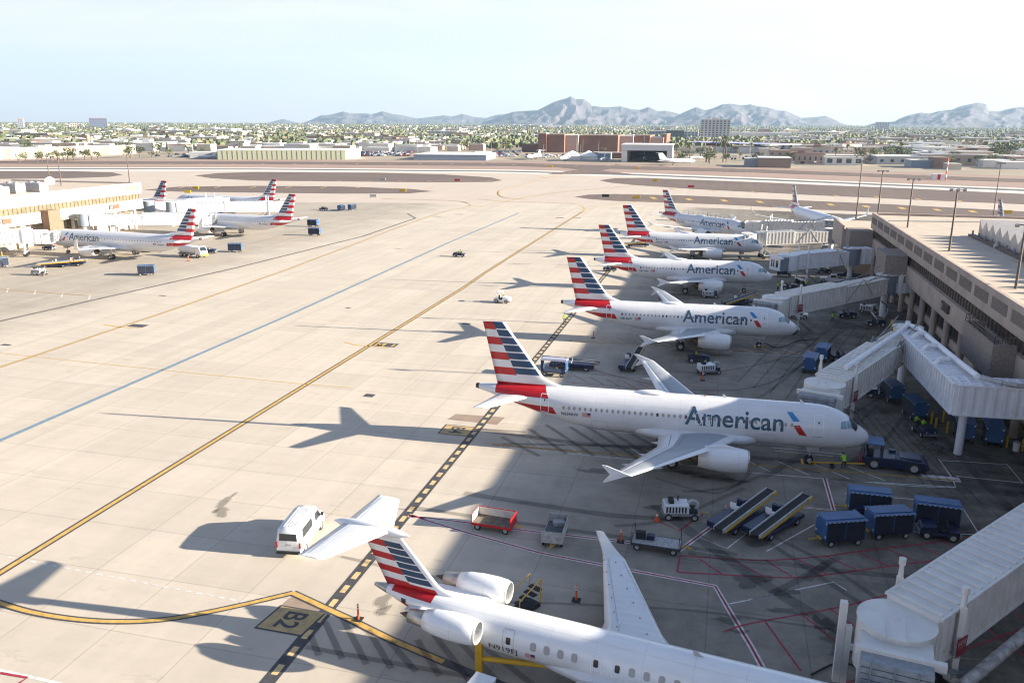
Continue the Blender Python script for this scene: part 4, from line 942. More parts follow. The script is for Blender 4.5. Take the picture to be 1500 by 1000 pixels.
def bridge(label, cab, rot_, zc, zr, col=None, cabdir=None, split=.5, cabopen=False, rotunda=True, tail=None, disc=2.0, pipes=False, mast=True, sign=False):
    """cab = (x, y) of the cab centre, rot_ = (x, y) of the rotunda; zc, zr floor heights"""
    col = col or CREAM
    t = T('boarding_bridge', label, 'boarding bridge', (cab[0], cab[1], 0))
    A = Vector((0, 0, zc)); Bv = Vector((rot_[0]-cab[0], rot_[1]-cab[1], zr)); d = (Bv-A); dh = Vector((d.x, d.y, 0)).normalized(); s = Vector((-dh.y, dh.x, 0))
    L_ = d.length; dn = d/L_
    p0 = A+dn*1.5; p1 = A+dn*(L_*split); p2 = A+dn*(L_-1.3)
    mb = MB(); tunnel(mb, p0, p1+dn*.6, 3.1, 3.0); mb.build('outer_tunnel', col, t)
    mb = MB(); tunnel(mb, p1, p2, 2.7, 2.65); mb.build('inner_tunnel', col, t)
    # cab
    cd = Vector((*(cabdir or (-dh.x, -dh.y)), 0)).normalized(); cs = Vector((-cd.y, cd.x, 0)); M = Matrix(((cd.x, cs.x, 0, 0), (cd.y, cs.y, 0, 0), (0, 0, 1, zc), (0, 0, 0, 1)))
    mb = MB(); mb.M = M
    mb.prism([(2.0*math.cos(2*PI*i/20), 2.0*math.sin(2*PI*i/20)) for i in range(20)], -.15, 2.75)
    c = mb.build('cab', col, t)
    mb = MB(); mb.M = M; mb.prism([(disc*math.cos(2*PI*i/36), disc*math.sin(2*PI*i/36)) for i in range(36)], 2.76, 2.86); mb.cyl((0, 0, 2.86), (0, 0, 2.98), .12, n=8, mi=0)
    for a_ in (-.5, .5): mb.box(0, disc*.95, a_-.03, a_+.03, 2.865, 2.9)
    mb.build('cab_roof', col, c)
    mb = MB(); mb.M = M; mb.box(1.2, 3.1, -1.75, 1.75, -.12, 2.5); mb.build('cab_front', BGREY if cabopen else col, c)
    mb = MB(); mb.M = M; mb.box(2.95, 3.3, -2.0, 2.3, 2.3, 2.74); mb.build('canopy_beam', col, c)
    mb = MB(); mb.M = M
    if cabopen:
        mb.box(3.1, 3.16, -1.6, 1.6, -.1, 2.3, 0)
        for y0, y1 in ((-1.1, -.75), (-.45, -.15), (.35, 1.0)): mb.box(3.161, 3.2, y0, y1, .5, 1.9, 1)
        mb.build('cab_door', [WHITE, GLASS], c)
    else:
        for i in range(6):   # bellows of the canopy
            mb.box(3.12+.0, 4.2-.05*i, -1.7+.02*i, 1.7-.02*i, 2.25-.38*i, 2.25-.38*i+.30, 0)
        for y in (-1.2, -.1, 1.0): mb.box(4.16, 4.26, y-.04, y+.04, .1, 2.6, 1)
        mb.build('canopy_bellows', [mat('canvas_grey', (.28, .30, .32), .8, var=.2, scale=3), GREYM], c)
    # wheel columns
    if mast:
        q = A+dn*3.2
        g = MB()
        for sg in (-1, 1):
            b0 = q+s*sg*1.85; g.box(b0.x-.17, b0.x+.17, b0.y-.17, b0.y+.17, 1.0, zc+3.5); g.cyl((b0.x, b0.y, zc+3.5), (b0.x, b0.y, zc+4.3), .16, .12, n=10)
            g.cyl((b0.x, b0.y, zc+4.3), (b0.x, b0.y, zc+4.7), .2, n=10)
        b0 = q-s*2.2; b1 = q+s*2.2; g.cyl((b0.x, b0.y, 1.0), (b1.x, b1.y, 1.0), .22, n=8)
        g = g.build('lift_column', col, t)
        for sg in (-1, 1):
            b0 = q+s*sg*1.2; m_ = MB(); m_.cyl(b0+s*sg*.25+Vector((0,0,-b0.z+.55)), b0-s*sg*.25+Vector((0,0,-b0.z+.55)), .55, n=18); m_.build('wheel', DARK, g)
        if sign:
            b0 = q-s*2.06; m_ = MB(); b2 = b0-s*.02
            for i, (z0, z1) in enumerate(((zc+1.1, zc+1.7), (zc+.55, zc+1.04))):
                vs = [b0+dh*u+Vector((0,0,z-b0.z)) for u, z in ((-.5, z0), (.5, z0), (.5, z1), (-.5, z1))]; vs2 = [v-s*.03 for v in vs]
                m_.add(vs+vs2, [(0,1,2,3), (7,6,5,4), (0,4,5,1), (1,5,6,2), (2,6,7,3), (3,7,4,0)])
            sg_ = m_.build('warning_sign', mat('sign_maroon', (.22, .02, .03), .5), g)
            for i, (tx, z0, hh) in enumerate((('SAVE FUEL', zc+1.25, .30),)):
                bm = text_bm(tx, .86, hh)
                for v in bm.verts: v.co = b0-s*.037+dh*(-.43+v.co.x)+Vector((0, 0, z0-b0.z+v.co.y))
                bm_obj(bm, 'sign_lettering', mat('sign_letter', (.7, .55, .5), .5), sg_)
    # underside service stair
    m_ = MB(); q = A+dn*1.9-s*1.9; e_ = q+dh*4.6; 
    for sg in (-.35, .35):
        m_.cyl(q-s*sg+Vector((0,0,-.1)), Vector((e_.x, e_.y, .1))-s*sg, .06, n=6); m_.cyl(q-s*sg+Vector((0,0,.9)), Vector((e_.x, e_.y, 1.1))-s*sg, .03, n=6)
    for i in range(14):
        f = (i+.5)/14; c0 = q+(Vector((e_.x, e_.y, .1))-q)*f; m_.cyl(c0-s*.35, c0+s*.35, .045, n=5)
    m_.build('service_stair', GREYM, t)
    if rotunda:
        m_ = MB(); m_.cyl((Bv.x, Bv.y, zr-.2), (Bv.x, Bv.y, zr+3.0), 1.6, n=24); r_ = m_.build('rotunda', BGREY if not pipes else col, t)
        MB().cyl((Bv.x, Bv.y, zr+3.01), (Bv.x, Bv.y, zr+3.15), 1.75, n=24).build('rotunda_roof', col, r_)
        MB().cyl((Bv.x, Bv.y, 0), (Bv.x, Bv.y, zr-.2), .5, n=14).build('support_column', BWHITE, t)
        pr = Vector((0, 0, 0))
        m_ = MB()
        for sg in (-1, 1):
            m_.cyl(Bv+s*sg*1.3+Vector((0,0,3.2)), A+dn*(L_*split)+s*sg*1.45+Vector((0,0,2.9)), .05, n=6); m_.cyl(Bv+s*sg*1.3+Vector((0,0,4.2)), A+dn*(L_*.72)+s*sg*1.4+Vector((0,0,2.7)), .06, n=6)
            m_.cyl(A+dn*(L_*.55)+s*sg*1.5+Vector((0,0,.1)), A+dn*(L_*.7)+s*sg*1.5+Vector((0,0,3.4)), .06, n=6); m_.cyl(A+dn*(L_*.82)+s*sg*1.5+Vector((0,0,.1)), A+dn*(L_*.7)+s*sg*1.5+Vector((0,0,3.4)), .05, n=6)
        m_.build('stay_rod', GREYM, t)
    if tail:
        pts = [Bv]+[Vector((x-cab[0], y-cab[1], z)) for x, y, z in tail]
        for i, (a_, b_) in enumerate(zip(pts, pts[1:])):
            dd = (b_-a_).normalized(); m_ = MB(); tunnel(m_, a_+dd*(1.4 if i == 0 else -1.3), b_+dd*(1.4 if i < len(pts)-2 else 0), 2.9, 3.0, rib=.9); m_.build('fixed_tunnel', BWHITE, t)
            if i < len(pts)-2:
                m_ = MB(); m_.cyl((b_.x+.2, b_.y+.3, 0), (b_.x+.2, b_.y+.3, b_.z), .38, n=14); m_.build('support_column', BWHITE, t)
    return t
b1 = bridge('foreground cream boarding bridge at the bottom right with a round cab roof disc', (10.6, 43.9), (27.2, 62.5), 2.1, 4.4, CREAM, cabdir=(-.16, -1), split=.75, disc=2.05, sign=True)
m_ = MB(); s_ = Vector((.75, -.67, 0)); 
pts = [Vector((2.6, .4, 1.6))+s_*1.2, Vector((14, 13.4, 3.2))+s_*1.2]
m_.cyl(pts[0], pts[1], .34, n=14); m_.cyl(pts[0], pts[0]+Vector((-.9, -.5, -1.2)), .36, n=14); m_.build('air_duct', mat('stained_duct', (.42, .40, .38), .6, var=.5, scale=2.2), b1)
m_ = MB(); m_.box(-2.85, -2.47, .35, .75, .2, 5.3); m_.box(-2.46, -2.12, .3, .62, .2, 3.9); m_.box(-2.45, -1.9, .35, .6, 2.4, 2.7); m_.build('auxiliary_mast', CREAM, b1, bev=.02)
b2 = bridge('cream boarding bridge at the nose of the N654AW airliner with pipes along its roof', (10.9, 84.8), (22.4, 106.2), 3.1, 4.3, CREAM, cabdir=(-.3, -1), split=.62, pipes=True, tail=[(23.4, 83.6, 4.5), (36, 83.9, 4.7)], sign=True)
m_ = MB(); o_ = Vector((10.9, 84.8, 0))
P1 = [Vector((x, y, z))-o_ for x, y, z in ((13.2, 88.2, 6.7), (21.2, 103.6, 7.45), (22.3, 105.8, 7.75), (23.1, 103.5, 7.75), (23.9, 88, 8.0), (24.2, 83.4, 8.1))]
m_.tube(P1, .27, 12); 
for y in (101, 95.5, 90): m_.tube([Vector((23.2, y, 7.9))-o_, Vector((22.3, y-.3, 7.9))-o_, Vector((21.8, y-.4, 7.2))-o_], .27, 10)
m_.build('air_pipe', BWHITE, b2)
m_ = MB(); m_.tube([Vector((24.4, 83.2, 8.1))-o_, Vector((26, 82.4, 7.9))-o_, Vector((27.2, 82.2, 7.8))-o_, Vector((28.6, 82.5, 7.7))-o_], .24, 10); m_.build('flexible_duct', LGREY, b2)
m_ = MB(); m_.tube([Vector((22.9, 104.6, 8.0))-o_, Vector((23.2, 104.0, 6.5))-o_, Vector((23.3, 104.2, 3))-o_], .26, 10); m_.build('yellow_pipe', YEL, b2)
MB().cyl(Vector((22.3, 106.1, 7.4))-o_, Vector((22.3, 106.1, 8.1))-o_, .3, n=12).build('vent_cap', BWHITE, b2)
b3 = bridge('cream boarding bridge with crossing stay rods serving the N813AW airliner', (8.3, 128.2), (26.6, 146.2), 3.1, 4.1, CREAM, cabdir=(-.5, -1), split=.52, tail=[(30.5, 147.5, 4.3)], sign=True)
b4 = bridge('pale boarding bridge with a grey-sided open cab end, third from the camera', (12.8, 171.0), (25.2, 176.8), 3.3, 4.0, BWHITE, cabdir=(-1, -.7), split=.7, cabopen=True, tail=[(29, 178.2, 4.1)])
b5 = bridge('cream boarding bridge at the nose of the fourth airliner, half in the sun', (6.2, 204.5), (25.0, 209.6), 3.1, 4.0, CREAM, cabdir=(-.8, -1), split=.5, tail=[(28, 209.8, 4.1)])
b6 = bridge('farthest boarding bridge of the near concourse, behind another cream one', (8.8, 231.0), (26.8, 228.2), 3.1, 4.0, CREAM, cabdir=(-1, .2), split=.45, tail=[(30, 227, 4.1)])
bridge('boarding bridge in front of the left terminal, nearest the left picture edge', (-156.8, 162.5), (-175, 150), 3.1, 4.2, BWHITE, cabdir=(1, .3), split=.6)
bridge('sunlit boarding bridge running behind the left long airliner', (-142.8, 206.0), (-165, 186.5), 3.1, 4.2, BWHITE, cabdir=(1, .4), split=.5)
bridge('sunlit boarding bridge in front of the white airliner at the left, middle of three', (-140, 243), (-164, 222), 3.1, 4.2, BWHITE, cabdir=(1, .4), split=.5)
bridge('sunlit boarding bridge nearest the end wall of the left terminal', (-168, 252), (-172, 222), 3.1, 4.2, BWHITE, cabdir=(.3, 1), split=.5)
# ================================================================ ground equipment (x forward, origin on the ground)
def whl(parent, x, y, r=.3, w=.2):
    mb = MB(); mb.lathe([(-w/2, r*.6), (-w/2, r*.92), (-w*.3, r), (w*.3, r), (w/2, r*.92), (w/2, r*.6)], (x, y, r), (0,1,0), 16, 0)
    mb.cyl((x, y-w*.4, r), (x, y+w*.4, r), r*.6, n=12, mi=1); return mb.build('wheel', [DARK, LGREY], parent)
def covered_cart(label, loc, rot, group=None, roofm=None, curtain=True):
    t = T('baggage_cart', label, 'baggage cart', loc, rot, group)
    MB().box(-1.6, 1.6, -.8, .8, .48, .62).build('deck', NAVY, t, bev=.02)
    for x in (-1.1, 1.1):
        for y in (-.72, .72): whl(t, x, y, .27, .16)
    for x in (-1.6, 1.54): MB().box(x, x+.06, -.8, .8, .62, 2.05).build('end_panel', ROYAL, t)
    for y in (-.78, .74): MB().box(-.03, .03, y, y+.04, .62, 2.05).build('roof_post', ROYAL, t)
    mb = MB(); mb.box(-1.68, 1.68, -.88, .88, 2.06, 2.12); mb.box(-1.60, 1.60, -.5, .5, 2.121, 2.18); mb.build('roof', roofm or ROYAL, t, bev=.02)
    mb = MB()
    for i in range(9):
        for y in (-.895, .885): mb.box(-1.6+i*.37, -1.45+i*.37, y, y+.01, 2.07, 2.11)
    for z in (.8, 1.9):
        for x in (-1.612, 1.602):
            for y in (-.78, .62): mb.box(x, x+.01, y, y+.16, z, z+.14)
    mb.build('reflector_strip', WHITE, t)
    if curtain:
        for y in (-.79, .77): 
            mb = MB(); mb.box(-1.53, -.04, y, y+.02, .63, 2.04); mb.box(.04, 1.53, y, y+.02, .63, 2.04)
            for i in range(8):
                for q in (-1.5+i*.2, .08+i*.19): mb.box(q, q+.02, y-.012, y-.001, .63, 2.04, 1)
            for z in (1.0, 1.35, 1.7): mb.box(-1.53, 1.53, y-.024, y-.013, z, z+.02, 1)
            mb.build('side_curtain', [CURT, NAVY], t)
    mb = MB(); mb.cyl((1.6, 0, .5), (2.5, 0, .42), .04, n=6); mb.box(1.6, 1.75, -.25, .25, .45, .55); mb.cyl((2.5,0,.42), (2.56, 0, .42), .09, n=8); mb.build('tow_bar', YEL, t)
    return t
def open_cart(label, loc, rot, m1, m2, floor, L_=3.2):
    t = T('luggage_trailer', label, 'luggage trailer', loc, rot)
    MB().box(-L_/2, L_/2, -.8, .8, .5, .62).build('deck', floor, t)
    mb = MB(); 
    for y in (-.82, .78): mb.box(-L_/2, L_/2, y, y+.04, .42, .64, 0)
    mb.box(-L_/2-.04, -L_/2, -.82, .82, .42, .64, 0); mb.box(L_/2, L_/2+.04, -.82, .82, .42, .64, 0); mb.build('chassis', m1, t, bev=.01)
    mb = MB(); mb.box(-L_/2, L_/2, .76, .80, .641, 1.35, 0); mb.box(-L_/2, L_/2, .74, .759, .66, 1.3, 1); mb.build('side_board', [m1, m2], t)
    for x in (-L_/2-.02, L_/2-.02):
        mb = MB(); mb.box(x, x+.04, -.8, .75, .641, 1.35, 0); sgn = 1 if x < 0 else -1; xx = x+.041 if x < 0 else x-.019; mb.box(xx, xx+.018, -.77, .73, .66, 1.3, 1); mb.build('end_board', [m1, m2], t)
    for x in (-L_/2+.45, L_/2-.45):
        for y in (-.7, .7): whl(t, x, y, .27, .16)
    mb = MB(); mb.cyl((L_/2, 0, .5), (L_/2+.9, .0, .40), .04, n=6); mb.cyl((L_/2+.2, .3, .5), (L_/2+.75, 0, .42), .03, n=6); mb.build('tow_bar', YEL, t)
    return t
def suitcase(label, loc, rot, m, s=(.7, .45, .28)):
    t = T('suitcase', label, 'luggage', loc, rot); MB().box(-s[0]/2, s[0]/2, -s[1]/2, s[1]/2, .0, s[2]).build('case', m, t, bev=.04); MB().box(-.12, .12, s[1]/2, s[1]/2+.04, s[2]*.4, s[2]*.6).build('handle', DARK, t); return t
def tug(label, loc, rot, m=None, group=None, driver=False):
    m = m or NAVY; t = T('baggage_tractor', label, 'tractor', loc, rot, group)
    mb = MB(); mb.sideprism([(-1.35, .35), (-1.35, .85), (-.55, .85), (-.5, .62), (.2, .62), (.3, 1.15), (1.3, 1.02), (1.45, .85), (1.45, .35)], -.7, .7); mb.build('body', m, t, bev=.04)
    mb = MB(); mb.box(-.5, -.05, -.5, .5, .63, .85); mb.box(-.58, -.48, -.5, .5, .86, 1.35); mb.build('seat', DARK, t, bev=.03)
    mb = MB(); mb.cyl((.3, .2, 1.12), (.08, .2, 1.32), .025, n=6); mb.lathe([(-.02, .15), (0, .19), (.02, .15)], (.06, .2, 1.34), (-.6, 0, .5), n=12); mb.build('steering_wheel', DARK, t)
    MB().box(1.46, 1.56, -.72, .72, .38, .6).build('bumper', GREYM, t); MB().box(-1.46, -1.36, -.72, .72, .38, .6).build('bumper', GREYM, t)
    mb = MB(); 
    for y in (-.5, .38): mb.box(1.452, 1.47, y, y+.12, .68, .8)
    mb.build('headlight', WHITE, t)
    for x, r in ((-.9, .36), (.95, .33)):
        for y in (-.66, .66): whl(t, x, y, r, .2)
    return t
def belt_loader(label, loc, rot, tilt=9, group=None, yel=True):
    t = T('belt_loader', label, 'belt loader', loc, rot, group)
    mb = MB(); mb.sideprism([(-2.9, .4), (-2.9, .9), (-.2, 1.0), (1.5, .95), (2.9, .8), (2.9, .4)], -.1, 1.05); mb.sideprism([(-2.6, .4), (-2.6, .72), (2.9, .72), (2.9, .4)], -1.0, -.101); mb.build('chassis', NAVY, t, bev=.04)
    for x in (-1.9, 1.9):
        for y in (-.9, .95): whl(t, x, y, .36, .22)
    a = math.radians(tilt); M = Matrix.Translation((-3.4, -.45, .62)) @ Matrix.Rotation(-a, 4, 'Y')
    mb = MB(); mb.M = M; mb.box(0, 7.4, -.36, .36, .16, .30); mb.cyl((0, -.36, .22), (0, .36, .22), .13, n=10); mb.cyl((7.4, -.36, .22), (7.4, .36, .22), .13, n=10); mb.build('belt', DARK, t)
    mb = MB(); mb.M = M
    for y in (-.46, .37): mb.box(-.1, 7.5, y, y+.09, .08, .40, 0)
    mb.build('belt_rail', LGREY, t); mb = MB(); mb.M = M
    for y in (-.50, .461): mb.box(.1, 6.6, y, y+.04, .0, .2)
    mb.box(6.9, 7.45, -.56, -.461, .1, .34); mb.build('bumper_rail', YEL, t)
    mb = MB(); mb.cyl((1.4, -.45, .7), (2.0, -.45, 1.3), .07, n=8); mb.cyl((-1.0, -.45, .7), (-1.2, -.45, .95), .07, n=8); mb.build('lift_ram', METAL, t)
    mb = MB(); mb.box(.0, .5, .25, .8, 1.0, 1.2); mb.box(-.12, -.02, .25, .8, 1.2, 1.65); mb.build('seat', WHITE, t, bev=.04)
    mb = MB(); mb.box(1.0, 1.35, .3, .85, .96, 1.5); mb.cyl((1.0, .55, 1.45), (.8, .55, 1.6), .03, n=6); mb.lathe([(-.02, .15), (0, .19), (.02, .15)], (.78, .55, 1.62), (-.6, 0, .5), n=12); mb.build('control_console', NAVY, t)
    return t
def pushback(label, loc, rot):
    t = T('pushback_tractor', label, 'aircraft tractor', loc, rot)
    mb = MB(); mb.sideprism([(-2.8, .35), (-2.8, 1.15), (-.6, 1.25), (.2, 1.3), (2.6, 1.15), (2.8, .95), (2.8, .35)], -1.15, 1.15); mb.build('body', NAVY, t, bev=.06)
    for x in (-1.7, 1.7):
        for y in (-1.05, 1.05): whl(t, x, y, .55, .38)
    mb = MB()
    for x, y in ((-2.7, -1.0), (-2.7, .92), (-1.1, -1.0), (-1.1, .92)): mb.box(x, x+.09, y, y+.09, 1.16, 2.35)
    mb.build('cab_post', NAVY, t); MB().box(-2.85, -.95, -1.1, 1.1, 2.36, 2.46).build('cab_roof', ROYAL, t, bev=.03)
    mb = MB(); mb.box(-2.69, -2.66, -.9, .9, 1.3, 2.3); mb.box(-1.05, -1.02, -.9, .9, 1.3, 2.3); mb.build('windscreen', GLASS, t)
    mb = MB(); mb.box(-2.3, -1.8, -.5, .1, 1.2, 1.6); mb.box(-2.42, -2.3, -.5, .1, 1.5, 2.1); mb.build('seat', DARK, t)
    MB().box(2.8, 2.95, -1.1, 1.1, .5, .8).build('bumper', DARK, t); MB().box(-2.95, -2.8, -1.1, 1.1, .5, .8).build('bumper', CRED, t)
    mb = MB(); mb.box(.4, 2.3, -.8, .8, 1.2, 1.36); mb.box(-.4, .2, .5, 1.0, 1.25, 1.5); mb.build('engine_cover', NAVY, t, bev=.05)
    MB().cyl((.1, -.8, 1.2), (.1, -.8, 1.9), .06, n=8).build('exhaust_stack', GREYM, t)
    return t
def power_unit(label, loc, rot, m=None, group=None):
    t = T('ground_power_unit', label, 'power unit', loc, rot, group); m = m or WHITE
    MB().box(-1.5, 1.5, -.75, .75, .42, .58).build('chassis', GREYM, t)
    MB().box(-1.4, .6, -.68, .68, .58, 1.35).build('housing', m, t, bev=.07)
    mb = MB()
    for i in range(7): mb.box(-1.25+i*.25, -1.12+i*.25, -.70, -.681, .7, 1.2); mb.box(-1.25+i*.25, -1.12+i*.25, .681, .70, .7, 1.2)
    mb.build('louvre', DARK, t)
    mb = MB(); mb.lathe([(.16*math.cos(a), .42+.16*math.sin(a)) for a in [i*PI/4 for i in range(9)]], (.95, 0, 1.05), (0, 1, 0), 18); mb.build('hose_coil', LGREY, t)
    mb = MB(); mb.box(.7, 1.3, -.6, .6, .58, .82); mb.box(-1.0, -.6, -.4, .4, 1.351, 1.62); mb.cyl((-.2, .3, 1.3), (-.2, .3, 1.75), .06, n=8); mb.build('control_box', DARK, t)
    for x in (-1.05, 1.05):
        for y in (-.7, .7): whl(t, x, y, .3, .18)
    mb = MB(); mb.cyl((1.5, 0, .5), (2.3, 0, .45), .04, n=6); mb.build('tow_bar', YEL, t); return t
def van(label, loc, rot):
    t = T('passenger_van', label, 'van', loc, rot)
    mb = MB(); rings = []
    for x, zb, zt, wt, wb in ((-2.95, .45, 1.0, .88, .95), (-2.93, .4, 2.3, .80, .98), (-2.7, .38, 2.42, .86, 1.0), (-1, .36, 2.46, .88, 1.01), (.8, .36, 2.44, .88, 1.01), (1.5, .36, 2.32, .84, 1.01), (2.15, .36, 1.62, .82, 1.0), (2.35, .36, 1.42, .86, 1.0), (2.85, .36, 1.25, .84, .97), (3.0, .42, 1.0, .75, .9)):
        zm = min(1.28, zb+(zt-zb)*.62)
        rings.append([(x, -wb*.96, zb), (x, -wb, zb+.15), (x, -wb, zm), (x, -wt, zt-.12), (x, -wt+.12, zt), (x, 0, zt+.03), (x, wt-.12, zt), (x, wt, zt-.12), (x, wb, zm), (x, wb, zb+.15), (x, wb*.96, zb)])
    mb.loft(rings, smooth=True); mb.build('body', WHITE, t)
    mb = MB()
    for i in range(5): mb.box(-2.5, .9, -.44+i*.22-.012, -.44+i*.22+.012, 2.44, 2.497)
    mb.build('roof_rib', WHITE, t)
    def pane(nm, vs): mb = MB(); mb.add(vs, [tuple(range(len(vs)))]); return mb.build(nm, GLASS, t)
    pane('rear_window', [(-2.955, -.72, 1.45), (-2.955, .72, 1.45), (-2.945, .72, 1.50), (-2.94, .68, 2.05), (-2.94, -.68, 2.05), (-2.945, -.72, 1.5)])
    for s in (-1, 1):
        pane('side_window', [(-2.3, s*1.0, 1.42), (-.1, s*1.005, 1.42), (-.1, s*.925, 2.12), (-2.2, s*.915, 2.12)])
        pane('side_window', [(.55, s*1.005, 1.42), (1.85, s*.985, 1.42), (1.45, s*.93, 2.05), (.6, s*.925, 2.1)])
        mb = MB(); mb.box(-2.97, -2.88, s*.93-.07, s*.93+.07, .85, 1.35); mb.build('tail_light', mat('tail_light_red', (.5, .01, .01), .3), t)
        mb = MB(); mb.box(1.75, 1.9, s*1.12-.12, s*1.12+.12, 1.35, 1.65); mb.build('side_mirror', DARK, t, bev=.03)
        mb = MB(); mb.box(-1.3, 1.2, s*1.03-.01, s*1.03+.01, .40, .52); mb.build('sill', GREYM, t)
    pane('windscreen', [(1.56, -.74, 2.28), (1.56, .74, 2.28), (2.20, .82, 1.60), (2.20, -.82, 1.60)])
    mb = MB(); mb.box(-3.12, -2.94, -.95, .95, .38, .6); mb.build('bumper', DARK, t, bev=.03)
    mb = MB(); mb.box(2.96, 3.06, -.85, .85, .4, .65); mb.build('bumper', DARK, t, bev=.03)
    mb = MB(); mb.box(-2.97, -2.958, -.25, .25, 1.05, 1.18); mb.build('number_plate', LGREY, t)
    for x in (-1.85, 1.9):
        for y in (-.88, .88): whl(t, x, y, .37, .26)
    return t
def pickup(label, loc, rot, m):
    t = T('pickup_truck', label, 'pickup truck', loc, rot)
    mb = MB(); mb.sideprism([(-2.7, .45), (-2.7, 1.05), (-.9, 1.05), (-.85, 1.1), (-.65, 1.72), (.45, 1.74), (1.15, 1.12), (2.5, 1.02), (2.65, .85), (2.65, .45)], -.92, .92); mb.build('body', m, t, bev=.06)
    mb = MB(); mb.box(-2.6, -.95, -.75, .75, 1.051, 1.06); mb.build('cargo_bed', DARK, t)
    mb = MB(); mb.box(-.55, .4, -.935, -.921, 1.15, 1.62); mb.box(-.55, .4, .921, .935, 1.15, 1.62); mb.build('side_window', GLASS, t)
    mb = MB(); mb.add([(.50, -.8, 1.70), (.50, .8, 1.70), (1.13, .82, 1.16), (1.13, -.82, 1.16)], [(0,1,2,3)]); mb.build('windscreen', GLASS, t).location = (.02, 0, .02)
    for x in (-1.7, 1.75):
        for y in (-.84, .84): whl(t, x, y, .38, .24)
    return t
def cone(label, loc, group=None):
    t = T('traffic_cone', label, 'traffic cone', loc, 0, group); MB().box(-.22, .22, -.22, .22, 0, .04).build('base', ORANGE, t); mb = MB(); mb.lathe([(.04, .16), (.75, .03)], (0,0,0), (0,0,1), 12); mb.build('cone_body', ORANGE, t)
    MB().lathe([(.42, .098), (.58, .07)], (0,0,0), (0,0,1), 12).build('reflective_band', WHITE, t); return t
def delineator(label, loc, group='orange delineator posts'):
    t = T('delineator_post', label, 'marker post', loc, 0, group); MB().box(-.28, .28, -.28, .28, 0, .06).build('base', DARK, t); MB().cyl((0,0,.06), (0,0,1.15), .07, .055, n=8).build('post', ORANGE, t)
    for z in (.8, 1.0): MB().cyl((0,0,z), (0,0,z+.09), .075, .073, n=8).build('reflective_band', WHITE, t)
    return t
def bollard(label, loc, group='yellow bollards under the right terminal'):
    t = T('bollard', label, 'bollard', loc, 0, group); MB().cyl((0,0,0), (0,0,1.2), .11, n=10).build('post', YEL, t); MB().lathe([(1.2, .11), (1.27, .06), (1.28, .0)], (0,0,0), (0,0,1), 10).build('cap', YEL, t); return t
def bicycle(label, loc, rot):
    t = T('bicycle', label, 'bicycle', loc, rot)
    mb = MB(); mb.tube([(-.5, 0, .33), (0, 0, .3), (-.15, 0, .8), (-.5, 0, .33)], .02, 6); mb.tube([(0, 0, .3), (.4, 0, .75), (-.12, 0, .75)], .02, 6); mb.tube([(.4, 0, .9), (.55, 0, .33)], .02, 6); mb.build('frame', DARK, t)
    for x in (-.5, .55):
        mb = MB(); n_ = 20; mb.loft([[(x+(.33+.02*math.cos(b))*math.cos(a), .02*math.sin(b), .35+(.33+.02*math.cos(b))*math.sin(a)) for b in [k*PI/2 for k in range(4)]] for a in [i*2*PI/n_ for i in range(n_+1)]], caps=False); mb.build('wheel', DARK, t)
    MB().box(-.28, -.05, -.06, .06, .84, .9).build('saddle', DARK, t); MB().cyl((.4, -.25, .98), (.4, .25, .98), .02, n=6).build('handlebar', GREYM, t); return t
